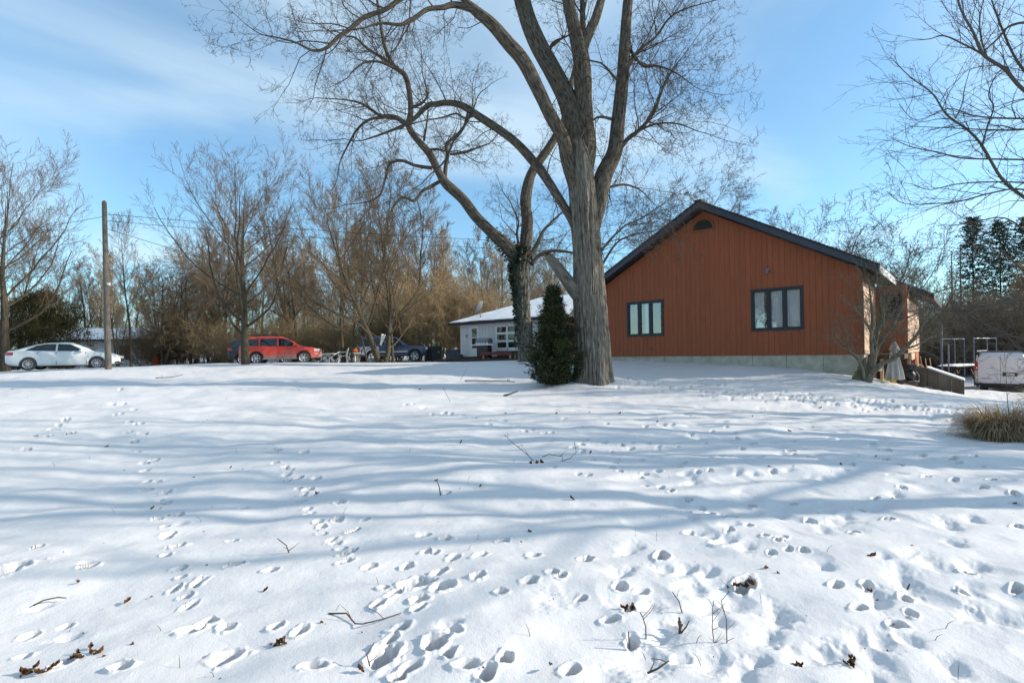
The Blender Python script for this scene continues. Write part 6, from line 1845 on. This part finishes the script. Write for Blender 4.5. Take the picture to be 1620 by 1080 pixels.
    # lawn chairs on the raised yard, upside down legs
    for px, py, lab in ((1452, 580, 'pale chair frame sticking up behind the ramp wall, nearer the house'), (1467, 583, 'pale chair frame sticking up behind the ramp wall, nearer the van')):
        p = W(px, py, 21)
        t = empty('chair_frame', p, .4, lab, 'chair')
        for s in (0, .3): MB().tube([(s, 0, -.3), (s - .05, 0, .1), (s - .12, 0, .42)], .02, 6).build('leg', M['new_wood'], t)
        MB().tube([(-.05, 0, .1), (.28, .0, .06), (.5, 0, -.12)], .02, 6).build('rail', M['new_wood'], t)
    # picnic table under snow
    p = W(1515, 588, 30)
    t = empty('picnic_table', (p[0], p[1], gz(p[0], p[1])), .5, 'snow capped dark picnic table under the metal frame', 'table')
    th = p[2] - gz(p[0], p[1]) + .35
    for k in range(5): MB().box(-1.3, -.45 + k * .19, th - .05, 1.3, -.275 + k * .19, th).build('top_board', M['dark_wood'], t)
    V = []; F = []
    for i in range(14):
        for j in range(7): V.append((-1.32 + 2.64 * i / 13, -.47 + .96 * j / 6, th + (.012 if j in (0, 6) or i in (0, 13) else .09 + .02 * math.sin(i * 1.7 + j))))
    for i in range(13):
        for j in range(6): a_ = i * 7 + j; F.append((a_, a_ + 7, a_ + 8, a_ + 1))
    link('snow_cap', np_mesh('snow_cap', np.array(V), np.array(F)), M['roof_snow'], t)
    for s in (1, -1):
        for q in (1, -1): MB().hexa([(s * .9 - .05, q * .6 - .05, 0), (s * .9 + .05, q * .6 - .05, 0), (s * .9 + .05, q * .6 + .05, 0), (s * .9 - .05, q * .6 + .05, 0)], [(s * .9 - .05, q * .2 - .05, th - .05), (s * .9 + .05, q * .2 - .05, th - .05), (s * .9 + .05, q * .2 + .05, th - .05), (s * .9 - .05, q * .2 + .05, th - .05)]).build('leg', M['dark_wood'], t)
    for s in (1, -1): MB().box(-1.3, s * .75 - .13, th * .55, 1.3, s * .75 + .13, th * .55 + .05).build('bench_board', M['dark_wood'], t)
    # metal pergola frame
    p = W(1552, 592, 31); zg = gz(p[0], p[1])
    t = empty('tube_canopy', (p[0], p[1], zg), .5, 'tall bare grey metal tube frame behind the van', 'frame')
    hh = W(1552, 535, 31)[2] - zg
    for sx in (-.9, .9, 2.2):
        for sy in (0, 1.6): MB().tube([(sx, sy, -.1), (sx, sy, hh)], .035, 8).build('upright', M['grey_metal'], t)
    MB().tube([(-.9, 0, hh), (2.2, 0, hh)], .035, 8).tube([(-.9, 1.6, hh), (2.2, 1.6, hh)], .035, 8).build('top_rail', M['grey_metal'], t)
    for px, lab, h in ((1491, 'thin grey metal post nearest the ramp wall', 512), (1501, 'thin grey metal post next to the snowy table', 545)):
        p = W(px, 588, 27); zg = gz(p[0], p[1])
        t = empty('metal_post', (p[0], p[1], zg), 0, lab, 'post')
        MB().tube([(0, 0, -.1), (0, 0, W(px, h, 27)[2] - zg)], .035, 8).build('shaft', M['grey_metal'], t)
        MB().lathe([(.05, 0), (.05, .04), (0, .06)], lambda a, b, c: (a, b, c + W(px, h, 27)[2] - zg - .02), 10).build('cap', M['grey_metal'], t)
    x, y, z = car_at(1514, 620, 21)
    z = W(1514, 620, 21)[2]
    t = empty('garden_hose', (x, y, z), 0, 'coil of blue garden hose at the low end of the ramp wall', 'hose')
    MB().tube([((.16 + .01 * k / 10) * math.cos(k * .5), .12 * math.sin(k * .5), .02 + .005 * k) for k in range(46)], .018, 6).build('coil', M['blue_plastic'], t, True)
    MB().tube([(.2, -.05, .03), (.45, -.15, .02), (.6, -.1, .02)], .018, 6).build('free_end', M['blue_plastic'], t, True)
patio()

# ------------------------------------------------------------------ bits lying on the snow
RT = random.Random(77)
def leaf_mesh(seed):
    R = random.Random(seed); V = []; F = []; n, m = 8, 5
    for i in range(n):
        u = i / (n - 1); w = .028 * math.sin(math.pi * min(1, u * .95 + .05)) * (1 + .5 * math.sin(i * 2.3 + seed)) + .002
        for j in range(m):
            v = j / (m - 1) * 2 - 1
            V.append((u * .11 - .05, v * w, .012 + .03 * u * u + .035 * abs(v) ** 1.5 * (.5 + u) + .006 * math.sin(i * 1.9 + seed)))
    for i in range(n - 1):
        for j in range(m - 1): a = i * m + j; F.append((a, a + m, a + m + 1, a + 1))
    return np_mesh('leaf_blade', np.array(V), np.array(F))
LM = [leaf_mesh(k) for k in range(4)]
def surface(px, py):
    x, y = on_ground(px, py); return x, y, gz(x, y)
def leaf(px, py, s=1.0, label='curled brown dead leaf on the snow', group='dead leaves on the snow', dz=0.0):
    x, y, z = surface(px, py)
    o = link('dead_leaf', LM[RT.randrange(4)], M['leaf'])
    o.location = (x, y, z - .004 + dz); o.rotation_euler = (RT.uniform(-.3, .3), RT.uniform(-.35, .2), RT.uniform(0, 6.28)); o.scale = (s * .45 * RT.uniform(.7, 1.2),) * 3
    tag(o, label, 'leaf', group)
spots = [(60 + 63, 580 + 342), (199, 954), (210, 1023), (240, 805), (810 + 423, 910), (810 + 28, 843), (810 + 575, 722), (810 + 446, 740), (810 + 568, 882), (810 + 125, 717), (500, 782), (168, 707), (1075, 993), (810 + 60, 1052), (570, 1062), (905, 790), (1213, 902),
         (840, 843), (1190, 660), (1297, 646), (1040, 668), (985, 704), (730, 700), (1605, 797), (1410, 605), (1250, 683), (980, 655), (1220, 740), (760, 770), (420, 935), (1330, 735), (690, 760), (365, 740), (880, 655)]
for i, (a, b) in enumerate(spots): leaf(a, b, 1.0 if b > 700 else 1.5)
def leaf_heap(px, py, n, label, sp=.06, s=1.0, dz=-.03):
    x, y, z = surface(px, py)
    t = empty('leaf_heap', (x, y, z + dz), 0, label, 'leaves')
    for k in range(n):
        o = link('dead_leaf', LM[k % 4], M['leaf'], t)
        o.location = (RT.gauss(0, sp), RT.gauss(0, sp * .5), .01 + .012 * RT.random() * n * .3); o.rotation_euler = (RT.uniform(-.4, .4), RT.uniform(-.45, .3), RT.uniform(0, 6.28)); o.scale = (s * RT.uniform(.32, .6),) * 3
leaf_heap(66, 1062, 9, 'heap of brown leaves and grass in a deep footprint, at the lower corner', .05, .8)
leaf_heap(148, 1035, 7, 'brown leaves with stem poking from the snow beside the leafy footprint', .05, 1.0)
leaf_heap(446, 1020, 8, 'few brown leaves at the mouth of a long melted footprint', .03, .7)
leaf_heap(513, 987, 4, 'small knot of brown leaves by the long forked twig', .02, .6)
leaf_heap(1168, 928, 10, 'dark wet leaves in the widest footprint of the slope', .05, .9)
leaf_heap(1340, 1048, 8, 'brown crumpled leaves in two clumps near the lower edge', .035, .7)
leaf_heap(1253, 1050, 4, 'brown leaf pair beside a blue shaded hollow', .02, .7)
leaf_heap(850, 733, 7, 'dark leaf clump beside the thin branching twigs', .05, 1.2)
leaf_heap(995, 965, 4, 'dark curled leaf standing in a small hollow', .02, .9)
leaf_heap(1370, 934, 4, 'small brown leaf bits at the edge of a double footprint', .03, .6)
leaf_heap(1365, 590, 8, 'brown litter on snow in front of the house corner', .12, 2.0)
def twig(px, py, pts, r, label, forks=0, seed=1):
    """pts in metres: x right, y away, z up"""
    x, y, z = surface(px, py)
    o = [[(Vector(p)) for p in pts]]
    t = MB().tube(pts, [r * (1 - .5 * i / len(pts)) for i in range(len(pts))], 5)
    R = random.Random(seed)
    for k in range(forks):
        i = R.randrange(1, len(pts)); p = Vector(pts[i - 1]).lerp(Vector(pts[i]), R.random())
        q = p + Vector((R.uniform(-.1, .1), R.uniform(-.05, .05), R.uniform(.03, .1)))
        t.tube([p, p.lerp(q, .5) + Vector((.01, 0, .005)), q], [r * .6, r * .45, r * .25], 4)
    w = link('fallen_twig', t.mesh('fallen_twig', True), M['weed'])
    w.location = (x, y, z)
    tag(w, label, 'twig')
twig(520, 975, [(0, .0, .015), (.12, -.03, .03), (.2, -.12, .012), (.26, -.16, .03), (.36, -.1, .025), (.46, -.04, .03)], .0055, 'long forked brown twig in the trampled prints', 2, 3)
twig(585, 1055, [(0, 0, .0), (-.02, .02, .05), (.01, .06, .09)], .004, 'short bent twig below the long forked one', 1, 4)
twig(735, 605, [(0, 0.2, .05), (.4, -.1, .06), (.7, -.3, .05), (1.1, -.35, .05), (1.5, -.55, .04), (1.75, -.8, .03)], .022, 'long dark fallen branch crossing the snow below the white house', 2, 5)
twig(803, 627, [(-.12, 0, .02), (.05, 0, .06), (.3, .1, .14)], .028, 'short thick broken branch end by the long fallen branch', 0, 6)
twig(728, 603, [(0, 0, 0), (.1, .1, .2), (.22, .3, .42)], .006, 'thin stalk leaning where the long fallen branch starts', 0, 7)
twig(457, 872, [(0, 0, -.01), (-.02, 0, .05), (-.07, 0, .09), (-.1, .02, .1)], .005, 'dark hooked twig standing alone mid slope', 2, 8)
twig(697, 782, [(0, 0, -.02), (-.01, 0, .06), (-.02, 0, .11)], .007, 'short dark stub of a stem sticking straight up', 1, 9)
twig(996, 1021, [(0, 0, -.02), (-.003, 0, .04), (-.004, 0, .075)], .005, 'straight short stem, one of a group near the bottom', 0, 10)
twig(1022, 1006, [(0, 0, -.02), (0, 0, .05), (-.015, 0, .1), (-.03, 0, .13)], .004, 'slim forked stem to the side of the straight short stem', 2, 11)
twig(1080, 968, [(0, 0, -.02), (-.02, 0, .06), (-.06, 0, .12)], .004, 'leaning stem above the forked ones', 0, 12)
twig(1130, 1016, [(0, 0, -.02), (-.01, 0, .08), (-.005, 0, .18), (.0, 0, .23)], .003, 'tall pale many forked weed stem', 6, 13)
twig(1150, 1016, [(0, 0, -.02), (.0, 0, .12), (-.02, .02, .22), (.02, 0, .28)], .003, 'thin pale weed stem next to the tall many forked one', 6, 14)
twig(1075, 1000, [(0, 0, -.02), (.005, 0, .03), (.0, 0, .08)], .009, 'dark seed pod standing on end', 1, 15)
twig(845, 730, [(0, 0, 0), (-.1, .05, .1), (-.28, .2, .22), (-.4, .3, .32)], .005, 'pale branching twig rising behind the dark leaf clump', 7, 16)
twig(858, 725, [(0, 0, .02), (.1, 0, .06), (.28, 0, .02)], .006, 'short twig lying right of the dark leaf clump'.replace('right of', 'flat beside'), 1, 17)
twig(900, 732, [(-.1, 0, .02), (.02, 0, .06), (.1, 0, .14), (.08, .05, .26)], .005, 'bent twig standing past the dark leaf clump', 1, 18)
twig(53, 960, [(0, 0, .01), (.04, .03, .03), (.1, .07, .03), (.15, .08, .02)], .006, 'curved dark twig on smooth snow above the leafy footprint', 0, 19)
twig(712, 635, [(0, 0, 0), (-.1, 0, .2), (-.18, 0, .38)], .006, 'thin stalk leaning below the long fallen branch', 0, 20)
twig(246, 600, [(0, 0, .05), (.5, .1, .06), (.8, .3, .14)], .015, 'forked stick on bright snow in front of the spreading tree', 1, 21)
twig(1040, 1075, [(-.05, 0, .03), (0, 0, .05), (.06, 0, .09)], .006, 'dark twig poking up at the bottom edge', 2, 22)
twig(1435, 993 - 60, [(0, 0, 0), (.02, 0, .04)], .006, 'tiny stem stub on the slope below the dry grass', 0, 23)

def stubble():
    """seed husks, bark crumbs and grass tips too small to pick apart"""
    R = random.Random(55); m = MB()
    for k in range(170):
        py = 625 + 450 * R.random(); px = 10 + 1600 * R.random()
        p = W(px, py, 1.0); Z = 1.5 / max(.02, (CZ - p[2])); Z = min(Z, 16); x, y = p[0] * Z, Z
        z = gz(x, y); s_ = (.002 + .005 * R.random() ** 2) * (1 + .25 * max(0, Z - 4))
        if R.random() < .3:
            a = R.random() * 6.28; h = .03 + .05 * R.random()
            m.tube([(x, y, z - .01), (x + .3 * h * math.cos(a), y + .3 * h * math.sin(a), z + h * .6), (x + .7 * h * math.cos(a), y + .7 * h * math.sin(a), z + h)], [.0022, .0018, .001], 3, False)
        else:
            a = R.random() * 3.14; c, s2 = math.cos(a) * s_ * 1.8, math.sin(a) * s_ * 1.8
            m.hexa([(x - c - s2 * .4, y - s2 + c * .4, z - .004), (x - c + s2 * .4, y - s2 - c * .4, z - .004), (x + c + s2 * .4, y + s2 - c * .4, z - .004), (x + c - s2 * .4, y + s2 + c * .4, z - .004)],
                   [(x - c * .7, y - s2 * .7, z + s_ * .6), (x - c * .5 + s2 * .3, y - s2 * .5 - c * .3, z + s_ * .7), (x + c * .8, y + s2 * .8, z + s_ * .5), (x + c * .5 - s2 * .2, y + s2 * .5 + c * .2, z + s_ * .8)])
    o = m.build('litter', M['weed'], None)
    tag(o, 'fine dark crumbs and grass tips strewn over the snow', 'litter', kind='stuff')
stubble()

# trees of the neighbouring yard behind the viewer (seen only mirrored in the window panes)
for x, y, kd, s in ((-14, -3, 'wood_a', 1), (-19, -12, 'wood_c', 1.1), (-24, -5, 'vase', 1), (-12, -16, 'wood_b', 1), (-30, -9, 'wood_c', 1.2), (-17, -1, 'tangle_a', 1.1), (-22, 0, 'wood_c', 1.1), (-26, -13, 'tangle_b', 1.3), (-32, -3, 'wood_a', 1.2), (-20, -7, 'tangle_b', 1.2), (-13, -9, 'tangle_a', 1.1), (-36, -12, 'wood_c', 1.3)):
    plant('woodland_tree', PT[kd], x, y, x, 'bare tree in the yard behind the viewer, mirrored in panes', 'tree', 'bare trees mirrored in the panes', s)
